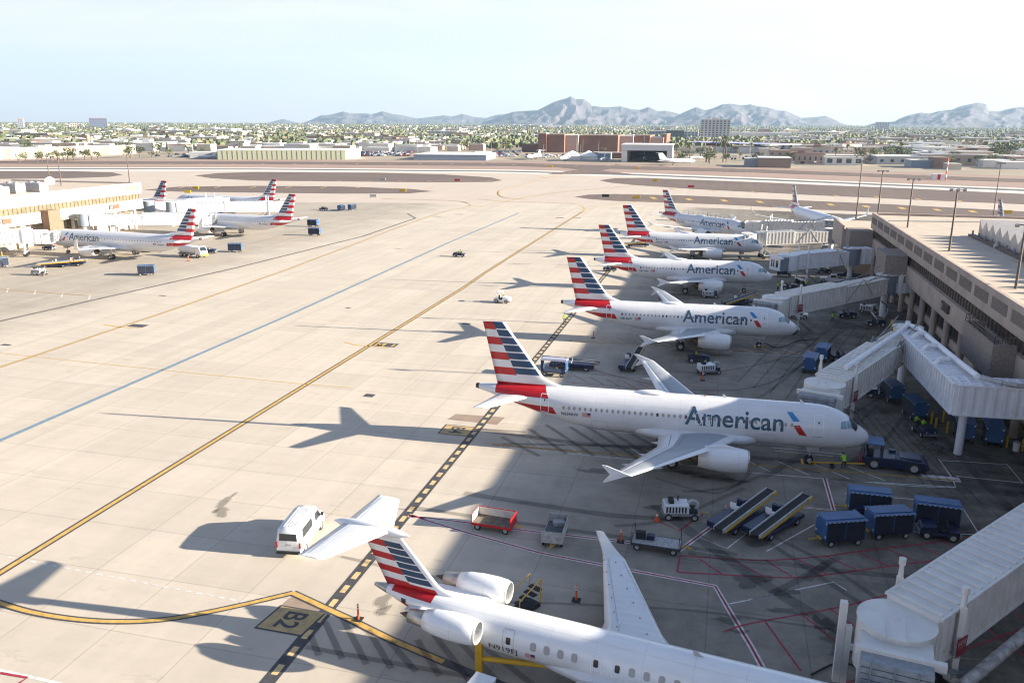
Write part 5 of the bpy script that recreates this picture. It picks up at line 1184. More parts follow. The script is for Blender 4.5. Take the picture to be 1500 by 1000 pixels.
# ---------------------------------------------------------------- people: one skinned body each
def person(label, loc, rot, pose='stand', hat=True):
    t = T('person', label, 'person', loc, rot)
    if pose == 'sit': J = dict(hip=(0,0,.12), ch=(-.04,0,.52), nk=(-.02,0,.66), hd=(0,0,.80), el=(.1,.25,.38), ha=(.36,.18,.40), kn=(.44,.13,.14), an=(.50,.13,-.28), to=(.66,.14,-.32)); hz = 0
    elif pose == 'bend': J = dict(hip=(-.15,0,.9), ch=(.18,0,1.22), nk=(.3,0,1.32), hd=(.42,0,1.38), el=(.3,.24,.98), ha=(.45,.15,.74), kn=(.02,.13,.48), an=(-.04,.14,.08), to=(.14,.15,.03))
    else: J = dict(hip=(0,0,.93), ch=(.02,0,1.33), nk=(.02,0,1.48), hd=(.03,0,1.62), el=(-.02,.28,1.12), ha=(.12,.27,.90), kn=(.03,.12,.5), an=(-.02,.13,.08), to=(.16,.15,.03))
    V, E, R = [], [], []
    def vv(p, r, par=None):
        V.append(Vector(p)); R.append(r)
        if par is not None: E.append((par, len(V)-1))
        return len(V)-1
    hip = vv(J['hip'], (.15, .12)); ch = vv(J['ch'], (.17, .12), hip); nk = vv(J['nk'], (.06, .06), ch); hd = vv(J['hd'], (.085, .10), nk); 
    f = Vector(J['hd']); vv(f+Vector((.0, 0, .09)), (.07, .08), hd); nose = vv(f+Vector((.11, 0, -.01)), (.02, .02), hd)
    for s in (-1, 1):
        c = Vector(J['ch']); sh = vv((c.x, s*.19, c.z+.04), (.065, .065), ch); e = J['el']; el = vv((e[0], s*e[1], e[2]), (.045, .045), sh)
        h = J['ha']; w_ = vv((h[0], s*h[1], h[2]), (.03, .03), el); d = (V[w_]-V[el]).normalized(); pm = vv(V[w_]+d*.07, (.035, .02), w_)
        sd = Vector((0, 1, 0)) if abs(d.y) < .8 else Vector((1, 0, 0)); sd = (sd-d*sd.dot(d)).normalized()
        for k, l in enumerate((.065, .08, .075, .06)):
            q = V[pm]+sd*(k-1.5)*.02; a = vv(q+d*.04, (.009, .009), pm); vv(q+d*(.04+l*.6)+Vector((.01, -s*.01, 0)), (.008, .008), a)
        a = vv(V[w_]+d*.03+sd*.04, (.011, .011), w_); vv(V[w_]+d*.07+sd*.055, (.009, .009), a)
        k_ = J['kn']; kn = vv((k_[0], s*k_[1], k_[2]), (.068, .068), vv((V[hip].x, s*.1, V[hip].z-.04), (.095, .095), hip)); a_ = J['an']; an = vv((a_[0], s*a_[1], a_[2]), (.045, .045), kn); o_ = J['to']; vv((o_[0], s*o_[1], o_[2]), (.04, .03), an)
    me = bpy.data.meshes.new('body'); me.from_pydata([tuple(v) for v in V], E, []); o = bpy.data.objects.new('body', me); C.objects.link(o)
    sk = o.modifiers.new('skin', 'SKIN'); o.modifiers.new('sub', 'SUBSURF').levels = 1
    for i, r in enumerate(R): me.skin_vertices[0].data[i].radius = r
    me.skin_vertices[0].data[0].use_root = True
    dg = bpy.context.evaluated_depsgraph_get(); m2 = bpy.data.meshes.new_from_object(o.evaluated_get(dg)); bpy.data.objects.remove(o); m2.name = 'body'
    for k in (SKIN, CLOTH, LIME): m2.materials.append(k)
    for p in m2.polygons:
        p.use_smooth = True; c = p.center
        nkz = Vector(J['nk']); hp = Vector(J['hip'])
        ax = (Vector(J['ch'])-hp); u = (c-hp).dot(ax)/ax.length_squared
        if (c-Vector(J['hd'])).length < .2 and (c-nkz).dot(Vector(J['hd'])-nkz) > 0: p.material_index = 0
        elif (c-Vector((J['ha'][0], math.copysign(J['ha'][1], c.y), J['ha'][2]))).length < .16: p.material_index = 0
        elif -.05 < u < 1.35 and abs(c.y) < .26 and (c-hp).length < .75 and not (pose == 'sit' and c.z < .2): p.material_index = 2
        else: p.material_index = 1
    b = link('body', m2, t)
    h = Vector(J['hd']); mb = MB()
    mb.lathe([(.02, .115), (.08, .112), (.14, .085), (.17, .03), (.172, 0)], h+Vector((-.01, 0, .0)), (0,0,1), 14); mb.build('cap' if hat else 'hair', HAIR, b)
    mb = MB(); mb.box(h.x+.085, h.x+.1, -.045, -.02, h.z+.01, h.z+.03); mb.build('eye', DARK, b); mb = MB(); mb.box(h.x+.085, h.x+.1, .02, .045, h.z+.01, h.z+.03); mb.build('eye', DARK, b)
    mb = MB(); mb.box(h.x+.085, h.x+.1, -.02, .02, h.z-.055, h.z-.045); mb.build('mouth', CRED, b)
    return t
R_ = math.radians
gv = lambda x, y: tuple(G(x, y))
# --- foreground and gate one
van('white passenger van with dark rear window parked on the sunlit apron', gv(443, 790), R_(98)).scale = (.94, .94, .94)
open_cart('open red luggage trailer with white inner boards', gv(724, 773), R_(-4), CRED, mat('trailer_cream', (.62, .6, .55), .6, var=.2, scale=2), mat('worn_deck', (.17, .14, .11), .9, var=.4, scale=2))
open_cart('dirty white luggage trailer facing the camera, crumpled tarp inside', gv(813, 788), R_(-88), mat('dirty_white', (.45, .45, .43), .7, var=.35, scale=3), mat('trailer_grey', (.3, .31, .3), .7, var=.3, scale=3), mat('dark_deck', (.10, .11, .12), .9))
p = G(817, 783); suitcase('crumpled grey tarp bundle in the dirty white trailer', (p.x, p.y+.5, .63), .4, mat('tarp_grey', (.35, .36, .37), .8, var=.4, scale=6), (.9, .7, .35))
p = G(961, 803); fc = open_cart('flat trailer with speckled white deck carrying two suitcases', tuple(p), R_(-3), mat('trailer_dark', (.05, .05, .06), .7), mat('speckled', (.4, .4, .4), .7, var=.8, scale=14), mat('speckled', (.4, .4, .4), .7), 3.6)
for c_ in list(fc.children):
    if c_.name.startswith(('side_board', 'end_board')): bpy.data.objects.remove(c_)
mb = MB(); mb.cyl((-1.75, .75, .6), (-1.75, .75, 1.5), .03, n=6); mb.cyl((-1.75, -.75, .6), (-1.75, -.75, 1.5), .03, n=6); mb.cyl((1.75, .75, .6), (1.75, .75, 1.5), .03, n=6); mb.cyl((1.75, -.75, .6), (1.75, -.75, 1.5), .03, n=6); mb.build('corner_post', NAVY, fc)
suitcase('black suitcase on the flat trailer', (p.x-1.2, p.y+.2, .625), .1, DARK, (.75, .5, .55)); suitcase('dark blue suitcase lying beside the black one', (p.x-.45, p.y+.2, .625), -.1, NAVY, (.6, .5, .4))
pu = power_unit('white ground power unit with hose coil behind the two parked belt loaders', gv(996, 757), R_(12))
belt_loader('blue belt loader with black belt, left one of the side by side pair', gv(1081, 766), R_(57), 7, 'parked belt loaders')
belt_loader('blue belt loader with black belt, right one of the side by side pair', gv(1133, 774), R_(56), 7, 'parked belt loaders')
cc = covered_cart('bright-roofed covered baggage cart, leftmost of the three in the shade', gv(1229, 793), R_(203), 'covered baggage carts')
dup(cc, gv(1299, 783), R_(200), 'middle covered baggage cart of the three in the shade')
dup(cc, gv(1369, 770), R_(176), 'tallest-looking covered baggage cart behind the tractor in the shade')
tug('baggage tractor coupled to the three covered carts', gv(1374, 786), R_(178)); tb = tug('blue baggage tractor behind the three covered carts', gv(1276, 757), R_(185))
dup(cc, gv(1270, 752), R_(180), 'low covered cart half hidden behind the three carts')
pushback('blue pushback tractor with open cab in front of the nearest airliner nose', gv(1307, 684), R_(-5))
t = T('towbar', 'yellow towbar between the nearest airliner nose gear and pushback tractor', 'towbar', gv(1187, 682)); a_ = G(1187, 682); b_ = G(1266, 688)
mb = MB(); mb.cyl((0,0,.38), (b_.x-a_.x, b_.y-a_.y, .62), .07, n=8); mb.build('bar', YEL, t); mb = MB(); mb.cyl((-.1, -.3, .38), (-.1, .3, .38), .06, n=8); mb.build('head', YEL, t); 
mb = MB(); mb.cyl((1.9, -.25, .2), (1.9, .25, .2), .2, n=14); mb.build('wheel', DARK, t)
person('person in lime vest bending over the yellow towbar', gv(1235, 687), R_(100), 'bend')
delineator('orange post beside the regional jet tail on the sunlit apron', gv(525, 907)); delineator('orange post beyond the regional jet wing, nearest the camera', gv(844, 879)); delineator('orange post between the luggage trailers', gv(909, 793))
delineator('orange post in front of the left parked belt loader', gv(1062, 758)); delineator('orange post behind the upturned wing of the nearest airliner', gv(963, 562)); delineator('orange post near the small tug under the second airliner', gv(1029, 557)); delineator('orange post at the tail of the second airliner', gv(869, 495)); delineator('orange post below the nearest airliner tail', gv(980, 600))
cone('orange traffic cone at the corner of the red marked box', gv(962, 762))
mb = MB(); t = T('access_stand', 'small black access stand with yellow rails beyond the regional jet engine', 'access stand', gv(770, 893), R_(60))
MB().box(-1.1, .9, -.5, .5, .1, .35).build('base', DARK, t); mb = MB(); [mb.box(-1.1+i*.45, -.7+i*.45, -.45, .45, .35+i*.22, .42+i*.22) for i in range(5)]; mb.build('step', DARK, t)
mb = MB(); [mb.tube([(-1.1, y, .3), (-1.1, y, 1.3), (.9, y, 2.1), (.9, y, .4)], .04, 6) for y in (-.5, .5)]; mb.build('handrail', YEL, t)
t = T('tail_stand', 'yellow tail support stand under the regional jet fuselage', 'support stand', gv(702, 985), R_(0)); mb = MB(); mb.box(-.2, .2, -.2, .2, 0, 2.0); mb.build('upright', YEL, t); mb = MB(); mb.cyl((0, 0, 1.0), (6.0, .5, 1.0), .16, n=8); mb.build('cross_beam', YEL, t); MB().box(5.8, 6.1, .2, .8, 0, 1.2).build('foot', YEL, t)
t = T('service_cab', 'white-roofed service vehicle cab at the bottom edge beside the regional jet', 'service vehicle', (G(706, 993, 1.9).x, G(706, 993, 1.9).y-.3, 0), R_(78)); MB().box(-.7, .7, -.62, .62, 1.82, 1.92).build('roof', WHITE, t, bev=.03)
MB().box(-1.6, .9, -.65, .65, .3, .9).build('body', WHITE, t, bev=.05); mb = MB(); [mb.box(x, x+.06, y, y+.06, .9, 1.82) for x in (-.65, .55) for y in (-.6, .54)]; mb.build('cab_post', WHITE, t); MB().box(-.3, .2, -.45, .45, .9, 1.15).build('seat', DARK, t)
for x in (-1.2, .6):
    for y in (-.58, .58): whl(t, x, y, .28, .18)
# --- under the near bridge
dup(cc, gv(1410, 642), R_(83), 'covered baggage cart under the white bridge tunnel, left of the pair by bollards'); dup(cc, gv(1452, 648), R_(80), 'covered baggage cart under the white bridge tunnel, right of the pair by bollards')
tg = tug('baggage tractor with two workers in lime vests aboard', gv(1352, 636), R_(-75)); p = G(1352, 636)
person('seated worker in lime vest at the wheel of the tractor under the bridge', (p.x-.02, p.y+.35, .75), R_(-75), 'sit'); person('second seated worker in lime vest behind the tractor driver', (p.x-.5, p.y+1.3, .78), R_(-60), 'sit')
dup(cc, gv(1338, 610), R_(100), 'covered baggage cart behind the tractor with two workers'); dup(cc, gv(1305, 585), R_(100), 'dark covered cart in the deep shade of the pipe-carrying bridge')
tug('dark tractor in the deep shade beneath the pipe-carrying bridge', gv(1288, 582), R_(170))
bicycle('bicycle leaning right of the other near the pushback tractor', gv(1381, 668), R_(-20)); bicycle('bicycle nearer the pushback tractor, left of the other', gv(1366, 662), R_(15))
for i, (x, y) in enumerate(((1364, 620), (1370, 628), (1387, 634), (1381, 618), (1474, 655), (1497, 660), (1478, 612), (1492, 640))): bollard('plain yellow steel bollard standing under the white bridge tunnel', gv(x, y))
for i, (x, y) in enumerate(((1288, 478), (1334, 485), (1339, 492), (1345, 470))): bollard('yellow bollard beside the column of the second nearest bridge', gv(x, y), 'yellow bollards by the second bridge column')
t = T('litter_bin', 'round brown litter bin among the bollards at the right edge', 'bin', gv(1488, 660)); MB().cyl((0,0,0), (0,0,.9), .3, .34, n=14).build('drum', CREAM, t); MB().cyl((0,0,.9), (0,0,.98), .36, .2, n=14).build('lid', GREYM, t)
# --- second gate
dup(cc, gv(1186, 543), R_(80), 'covered baggage cart in front of another, beside the nearest bridge cab'); dup(cc, gv(1204, 528), R_(75), 'covered baggage cart behind another near the nearest bridge cab'); tug('dark blue tractor behind the pair of covered carts by the bridge', gv(1232, 528), R_(10))
person('standing worker in lime vest between the second and third boarding bridges', gv(1219, 472), R_(-90)); tug('blue tractor beside the standing worker', gv(1240, 465), R_(10)); tug('dark tractor in front of the white air unit', gv(1282, 477), R_(5))
power_unit('large white air conditioning unit under the bridge rotunda', gv(1272, 458), R_(-8)); t = T('cable_drum', 'dark cable drum with yellow rim lying under the second bridge', 'cable drum', gv(1314, 484), R_(5)); MB().lathe([(-.9, 0), (-.9, .85), (-.8, .85)], (0,0,.85), n=20).build('rim', YEL, t); MB().cyl((-.8, 0, .85), (.9, 0, .85), .75, n=20).build('drum', GREYM, t)
tw = tug('white tractor under the cream bridge beside the second airliner nose', gv(1170, 466), R_(178), WHITE)
tug('blue tractor with driver beside the second airliner engine', gv(1022, 530), R_(8)); p = G(1022, 530); person('driver in dark clothes on the blue tractor by the engine', (p.x-.3, p.y, .75), R_(8), 'sit')
power_unit('small white hose cart beside the blue tractor and engine', gv(1038, 547), R_(25)); belt_loader('belt loader standing alone between the nearest and second airliners', gv(924, 537), R_(84), 6)
covered_cart('pale-roofed covered cart behind the nearest airliner fin', gv(812, 549), R_(178), None, mat('lilac_roof', (.35, .36, .45), .5), False); belt_loader('belt loader with yellow rails behind the pale-roofed cart', gv(838, 540), R_(184), 3)
person('walking worker in lime vest on the sunlit service road line', gv(827, 474), R_(120)); 
for i, (x, y, r) in enumerate(((1080, 447, 30), (1040, 436, 0))):
    belt_loader(('belt loader behind the second airliner fuselage near its nose', 'belt loader between the second and third airliners')[i], gv(x, y), R_(r+15), 8) if i == 0 else power_unit('power unit behind the second airliner wing root', gv(x, y), R_(r))
person('worker in lime vest behind the second airliner fuselage', gv(967, 441), R_(-60)) 
# --- third gate and beyond
pickup('white pickup truck near the third boarding bridge', gv(1220, 414), R_(170), WHITE); pickup('dark blue pickup truck beside the white one', gv(1243, 408), R_(165), NAVY)
person('worker in lime vest under the grey-ended bridge', gv(1180, 422), R_(-90)); person('worker in lime vest beside the tractor at the grey-ended bridge', gv(1139, 426), R_(30)); tug('blue tractor with yellow hose at the grey-ended bridge', gv(1156, 424), R_(5)); tug('dark tractor beneath the tunnel of the grey-ended bridge', gv(1206, 400), R_(20))
belt_loader('small belt loader under the fourth airliner tail', gv(934, 361), R_(10), 4, None); power_unit('ground power unit beside the third airliner nose', gv(1148, 405), R_(0), NAVY); tug('tractor under the third airliner tailcone', gv(893, 397), R_(5)); tug('tractor near the fourth airliner nose under the bridge', gv(1122, 377), R_(20), LGREY); power_unit('white generator under the half sunlit bridge', gv(1211, 366), R_(0))
for i, (x, y) in enumerate(((1008, 318), (1029, 320), (1048, 323), (1060, 326))):
    covered_cart(('leftmost', 'second', 'third', 'rightmost')[i]+' of four open frame carts behind the farthest airliner', gv(x, y), R_(4), 'open frame carts', LGREY, False)
wt = tug('white tractor driving alone on the open apron', gv(736, 443), R_(-8), WHITE); p = G(736, 443); MB().box(-.95, -.1, -.6, .6, 1.9, 1.98).build('cab_roof', WHITE, wt); mb = MB(); [mb.box(x, x+.05, y, y+.05, .85, 1.9) for x in (-.9, -.15) for y in (-.58, .53)]; mb.build('cab_post', WHITE, wt)
person('driver in lime vest on the lone white tractor', (p.x-.3, p.y, .75), R_(-8), 'sit'); tug('blue tractor alone in the middle of the apron', gv(673, 376), R_(180)); p = G(673, 376); person('driver in lime vest on the lone blue tractor', (p.x+.3, p.y, .75), R_(180), 'sit')
# --- left gates
def fuel_truck(label, loc, rot):
    t = T('fuel_truck', label, 'fuel truck', loc, rot); MB().box(-3.6, 2.0, -1.1, 1.1, .7, .9).build('chassis', GREYM, t); mb = MB(); mb.lathe([(-3.5, 0), (-3.5, .9), (-3.2, 1.0), (1.4, 1.0), (1.7, .9), (1.7, 0)], (0, 0, 1.75), n=20); mb.build('tank', WHITE, t)
    mb = MB(); mb.sideprism([(2.0, .6), (2.0, 2.6), (3.3, 2.6), (3.8, 1.6), (3.9, .6)], -1.1, 1.1); mb.build('cab', WHITE, t, bev=.06); mb = MB(); mb.add([(3.36, -.95, 2.5), (3.36, .95, 2.5), (3.8, .95, 1.65), (3.8, -.95, 1.65)], [(0,1,2,3)]); mb.build('windscreen', GLASS, t).location = (.03, 0, .02)
    MB().box(3.9, 4.1, -1.1, 1.1, .5, .9).build('bumper', YEL, t)
    for x in (-2.6, -1.4, 2.8):
        for y in (-.95, .95): whl(t, x, y, .5, .3)
    return t
fuel_truck('white fuel truck with yellow bumper under the left airliner tail', gv(282, 376), R_(-12))
lc = covered_cart('blue covered cart standing alone on the left apron', gv(215, 403), R_(-150), 'blue carts on the left apron')
for x, y, r, lb in ((345, 369, 20, 'blue frame cart behind the fuel truck'), (459, 332, 0, 'open frame cart on the left apron beyond the second tail'), (461, 345, 10, 'blue cart nearest the camera beyond the second left tail'), (500, 309, 90, 'upright blue cart, middle of the trio near the infield'), (516, 308, 80, 'pale cart, rightmost of the trio near the infield'), (0, 392, 80, 'blue cart cut by the left picture edge')): dup(lc, gv(x, y), R_(r), lb)
belt_loader('blue belt loader on the left apron, left of the pair near the long airliner', gv(82, 391), R_(20), 4); belt_loader('blue belt loader on the left apron, right of the pair near the long airliner', gv(104, 389), R_(22), 4)
power_unit('white hose cart on the left apron near the picture edge', gv(58, 403), R_(10)); tug('blue tractor behind the fuel truck', gv(308, 371), R_(10)); tug('blue tractor under the left long airliner tail', gv(232, 368), R_(5)); tug('small tractor, leftmost of the trio near the infield', gv(474, 308), R_(-10)); tug('tractor with yellow hose under the leftmost bridge', gv(72, 366), R_(0)); tug('dark tractor under the long airliner belly', gv(216, 369), R_(178))
for x, y in ((78, 389), (107, 383), (117, 382), (276, 382), (413, 316)): delineator('orange post on the left apron among the ground equipment', gv(x, y), 'orange posts on the left apron')
t = fuel_truck('white tanker truck behind the second left airliner tail', gv(388, 309), R_(20))
for x, y in ((3, 375), (12, 374), (28, 368)): bollard('yellow bollard below the left edge boarding bridge', gv(x, y), 'yellow bollards at the left concourse')

# --- chocks, cones, hoses and a few more hands on the ramp
def chock(label, loc, rot): t = T('wheel_chock', label, 'wheel chock', loc, rot, 'wheel chocks under the airliners'); MB().sideprism([(-.14, 0), (.14, 0), (.03, .2), (-.03, .2)], -.5, .5).build('wedge', YEL, t); MB().cyl((0, .5, .08), (0, .9, .03), .02, n=6).build('pull_rope', ORANGE, t)
for nx, ny, dg in ((14.35, 78.0, 1.9), (11.1, 120.5, 2.7), (9.6, 161.8, 3.5)):
    a = R_(dg)
    for dx, dy in ((-5.6, 0), (-4.55, 0)): chock('yellow wheel chock against the nose wheels of a parked airliner', (nx+dx*math.cos(a)-dy*math.sin(a), ny+dx*math.sin(a)+dy*math.cos(a), 0), a)
def hose(label, pts, r, m, nm='ground_hose'):
    t = T(nm, label, 'hose', pts[0]); P = [Vector(p)-Vector(pts[0]) for p in pts]; out = []
    for i in range(len(P)-1):
        a, b, c, d = P[max(0, i-1)], P[i], P[i+1], P[min(len(P)-1, i+2)]
        for k in range(6): q = k/6; out.append(.5*((2*b)+(c-a)*q+(2*a-5*b+4*c-d)*q*q+(3*b-a-3*c+d)*q**3))
    out.append(P[-1]); MB().tube(out, r, 7).build('hose_run', m, t)
g0 = lambda x, y, z=.12: (G(x, y).x, G(x, y).y, z)
hose('black power cable trailing under the second airliner nose', [g0(1120, 503), g0(1140, 510), g0(1170, 500), g0(1196, 498)], .06, DARK)
hose('yellow hose coiled by the tractor at the grey-ended bridge', [g0(1136, 432), g0(1150, 440), g0(1166, 436), g0(1172, 424), g0(1160, 418)], .12, YEL)
hose('orange cable on the ground under the third bridge', [g0(1180, 372), g0(1195, 378), g0(1216, 374)], .07, ORANGE)
hose('grey air hose hanging below the second bridge rotunda', [(G(1290, 440, 3.6).x, G(1290, 440, 3.6).y, 3.6), g0(1300, 462, 1.2), g0(1290, 472, .25), g0(1276, 462, .6)], .14, LGREY)
hose('black cable crossing the ground below the foreground bridge', [g0(1188, 990), g0(1230, 972), g0(1262, 985), g0(1275, 1010)], .06, DARK)
# ================================================================ background: airfield signs, hangars, town, trees, mountains
def dist(p): return (Vector(p)-Vector((0,0,HC))).length
def bld(name, label, cat, x0, x1, yb, yt, depth, wall, roof, win=None, rows=0, yb1=None, group=None, door=None, overhang=0.):
    """box building whose near base edge runs between pixels (x0, yb) and (x1, yb1)"""
    a = G(x0, yb, 0); b = G(x1, yb1 or yb, 0); a.z = b.z = -.3; w_ = (b-a).length if x0 < 750 else (x1-x0)/FPX*dist(a); ang = math.atan2(b.y-a.y, b.x-a.x) if x0 < 750 else 0; h = (yb-yt)/FPX*dist(a)*1.0
    t = T(name, label, cat, a, ang, group); MB().box(0, w_, 0, depth, 0, h).build('wall', wall, t)
    o = overhang; MB().box(-o-.15, w_+o+.15, -o-.15, depth+o+.15, h+.01, h+max(.35, h*.05)).build('roof', roof, t)
    if win and rows:
        nc = max(3, min(16, int(w_/6))); wp = None
        fh = h/rows
        for r in range(rows):
            for c in range(nc):
                if wp is None: wp = MB().box(-w_/nc*.28, w_/nc*.28, -.12, -.02, -fh*.28, fh*.28).build('window', win, t); o_ = wp
                else: o_ = wp.copy(); C.objects.link(o_)
                o_.location = ((c+.5)*w_/nc, 0, (r+.55)*fh)
    return t, w_, h
BW = [mat('town_white', (.68, .66, .62), .8), mat('town_cream', (.56, .50, .42), .85), mat('town_tan', (.42, .33, .25), .85), mat('town_grey', (.38, .39, .40), .8), mat('town_pink', (.46, .32, .26), .85)]
BR = [mat('roof_white', (.72, .72, .70), .7), mat('roof_pale', (.52, .50, .46), .8), mat('roof_brown', (.26, .18, .14), .85), mat('roof_terracotta', (.38, .17, .10), .85)]
BRICK = mat('brick_red', (.21, .11, .08), .9, var=.12, scale=.1); BRICKL = mat('brick_pink', (.42, .31, .27), .9); DGL = mat('town_glass', (.06, .08, .10), .2)
GREENW = mat('hangar_green', (.36, .38, .27), .7); TEALR = mat('hangar_teal', (.20, .42, .42), .6); BLUEG = mat('hangar_blue_grey', (.22, .27, .34), .6)
# long green hangar
t, w_, h = bld('hangar', 'long low olive hangar with white roof edge and white end wall beyond the runway', 'hangar', 318, 506, 233.5, 221, 45, GREENW, BR[0])
for i in range(26): MB().box(w_*(i+.2)/26, w_*(i+.24)/26, -.25, -.01, 0, h*.95).build('door_panel_joint', GREYM, t)
bld('hangar', 'white end block joined to the long olive hangar', 'hangar', 506.5, 522, 233, 220, 45, BW[0], BR[0])
bld('open_shed', 'small open shed left of the long olive hangar', 'shed', 278, 316, 231, 224, 20, BW[3], BR[0])
t, w_, h = bld('hangar', 'blue-grey low hangar with pale curved roof beyond the car park', 'hangar', 606, 712, 234, 226.5, 60, BLUEG, BR[0], yb1=235)
bld('warehouse', 'pale long annexe right of the blue-grey hangar', 'warehouse', 700, 725, 232, 225, 50, BR[1], BR[0])
# white open hangar with jet
a = G(910, 237); w_ = 71/FPX*dist(a); ang = .05; k = dist(a)/FPX
t = T('hangar', 'white open-fronted hangar with a dark interior and a jet inside', 'hangar', (a.x, a.y, -.2), ang); H2 = 23*k
MB().box(0, w_*.11, 0, 50, 0, H2*.7).build('side_wall', BW[0], t); MB().box(w_*.89, w_, 0, 50, 0, H2*.7).build('side_wall', BW[0], t); MB().box(0, w_, -1.5, 50, H2*.7, H2).build('lintel', mat('hangar_fascia', (.56, .58, .60), .6), t)
MB().box(-.5, w_+.5, -2, 51, H2+.01, H2+.8).build('roof', BR[0], t); MB().box(w_*.11, w_*.89, 45, 46, 0, H2*.7).build('rear_wall', mat('interior_dark', (.05, .045, .04), .9), t)
def bizjet(label, px, py, rot, s=1.0, group='parked business jets'):
    p = G(px, py); t = T('business_jet', label, 'business jet', (p.x, p.y, -.15), rot, group); t.scale = (s, s, s)
    mb = MB(); mb.lathe([(0, .05), (.6, .55), (1.8, .95), (3.5, 1.15), (12, 1.15), (15, .8), (18.5, .1)], (0, 0, 2.0), n=14); mb.build('fuselage', SKINW, t)
    for sg in (-1, 1):
        wing_mesh([(.8, 7.5, 11.5, 1.4, .11), (8.6, 12, 13.6, 1.9, .1)], sg, 'wing', SKINW, t); wing_mesh([(.1, 16.2, 18.4, 5.6, .1), (3.2, 17.8, 19.2, 5.6, .08)], sg, 'tailplane', SKINW, t)
        MB().lathe([(0, .45), (.8, .58), (2.6, .45)], (12.6, sg*1.75, 2.6), n=12).build('engine', SKINW, t); MB().cyl((10.6, sg*1.4, 0), (10.6, sg*1.4, 1.5), .2, n=6).build('main_gear', GREYM, t)
    mb = MB(); mb.sideprism([(13.6, 2.9), (16.2, 5.7), (18.6, 5.7), (17.4, 2.6)], -.12, .12); mb.build('tail_fin', SKINW, t); MB().cyl((2.6, 0, 0), (2.6, 0, 1.4), .15, n=6).build('nose_gear', GREYM, t); return t
bizjet('business jet parked inside the white open hangar, tail towards the runway', 943, 236, R_(95), 1.25)
bj = bizjet('large white business jet nose-right beside the white hangar', 1018, 241.5, R_(200), 1.6)
for x, y, r, s, lb in ((820, 236, 80, 1.2, 'business jet parked tail-on left of two tents'), (880, 237, 88, 1.1, 'business jet parked tail-on just left of the white hangar'), (772, 234, 75, 1.4, 'bulky white jet parked leftmost of the row by the brick complex'), (783, 233.5, 90, 1.2, 'white jet second from the left in the row by the brick complex'), (290, 232, 10, .9, 'small jet parked by the open shed'), (1030, 234, 190, 1.0, 'small jet behind the large one beside the hangar')): bizjet(lb, x, y, R_(r), s)
for px, lb in ((836, 'white peaked tent left of the other in front of the brick complex'), (860, 'white peaked tent right of the other in front of the brick complex')):
    p = G(px, 234); t = T('event_tent', lb, 'tent', (p.x, p.y, -.2)); MB().box(-8, 8, 0, 14, 0, 3).build('side_wall', BW[0], t); mb = MB(); mb.add([(-8.3, -.3, 3), (8.3, -.3, 3), (8.3, 14.3, 3), (-8.3, 14.3, 3), (0, 7, 8)], [(0,1,4), (1,2,4), (2,3,4), (3,0,4)]); mb.build('canopy', BR[0], t)
# brick complex
for i, (x0, x1, yt, m_, lb) in enumerate(((788, 800, 197, BRICK, 'narrow red tower at the left end of the brick complex'), (799, 826, 199, BRICK, 'red brick hall left of the pink recess in the complex'), (826, 846, 200, BRICKL, 'pink recess block between the brick halls, left one'), (847, 903, 200, BRICK, 'widest red brick hall of the complex'), (903, 926, 201, BRICKL, 'pink recess block between the brick halls, right one'), (926, 950, 200.5, BRICK, 'red brick hall behind the white hangar'), (950, 970, 203, BRICKL, 'pale block at the right end of the brick complex'), (968, 975, 199, BRICK, 'thin brown tower at the right end of the brick complex'))):
    bld('brick_hall', lb, 'building', x0, x1, 223, yt, 60 if i != 0 else 14, m_, BR[2] if i % 2 else BR[1], DGL, 0)
bld('brick_wing', 'low red brick wing stepping down left of the brick complex', 'building', 764, 800, 222, 212, 40, BRICK, BR[2]); bld('brick_wing', 'low brick shed row in front of the widest brick hall', 'building', 868, 912, 231, 223.5, 14, BRICK, BR[1]); bld('hangar', 'grey box hangar between the tents and the white hangar', 'hangar', 874, 892, 233.5, 225, 16, BLUEG, BR[1])
# hotel tower
t, w_, h = bld('hotel_tower', 'white multi-storey hotel tower with rows of dark windows', 'hotel', 1025, 1065, 206, 178.5, 30, mat('hotel_white', (.50, .48, .46), .8), BR[1], DGL, 9)
MB().box(w_*.38, w_*.62, 2, 12, h+.01, h+4).build('lift_housing', BW[1], t)
bld('office_building', 'dark glass office block left of the hotel tower', 'office', 975, 1000, 206, 192, 40, DGL, BR[1]); bld('office_building', 'grey panelled office block directly left of the hotel tower', 'office', 991, 1020, 206, 194, 30, mat('panel_grey', (.36, .42, .44), .6), BR[1], DGL, 4); bld('office_building', 'low dark office block behind the brick tower', 'office', 950, 976, 204, 193, 30, BLUEG, BR[1], DGL, 3)
bld('warehouse', 'long white warehouse right of the hotel tower', 'warehouse', 1067, 1150, 204, 195, 60, BW[0], BR[0]); bld('office_building', 'small pink-topped block on the long warehouse right of the hotel', 'building', 1110, 1126, 200, 190, 20, BW[4], BR[0])
bld('tower_block', 'slim grey tower block at far left on the horizon', 'tower block', 28, 35.5, 192, 178, 30, mat('far_grey', (.25, .24, .30), .8), BR[3], DGL, 6); bld('tower_block', 'wide dark tower block on the horizon at the left', 'tower block', 132, 158, 190, 176, 60, mat('far_slate', (.10, .11, .18), .8), BR[2], DGL, 5); bld('tower_block', 'small pale tower right of the slim grey one on the horizon', 'tower block', 104, 113, 190, 183, 30, BW[4], BR[1], DGL, 3); bld('tower_block', 'white tower block below the right mountain saddle', 'tower block', 1283, 1298, 192, 181, 40, BW[3], BR[1], DGL, 5)
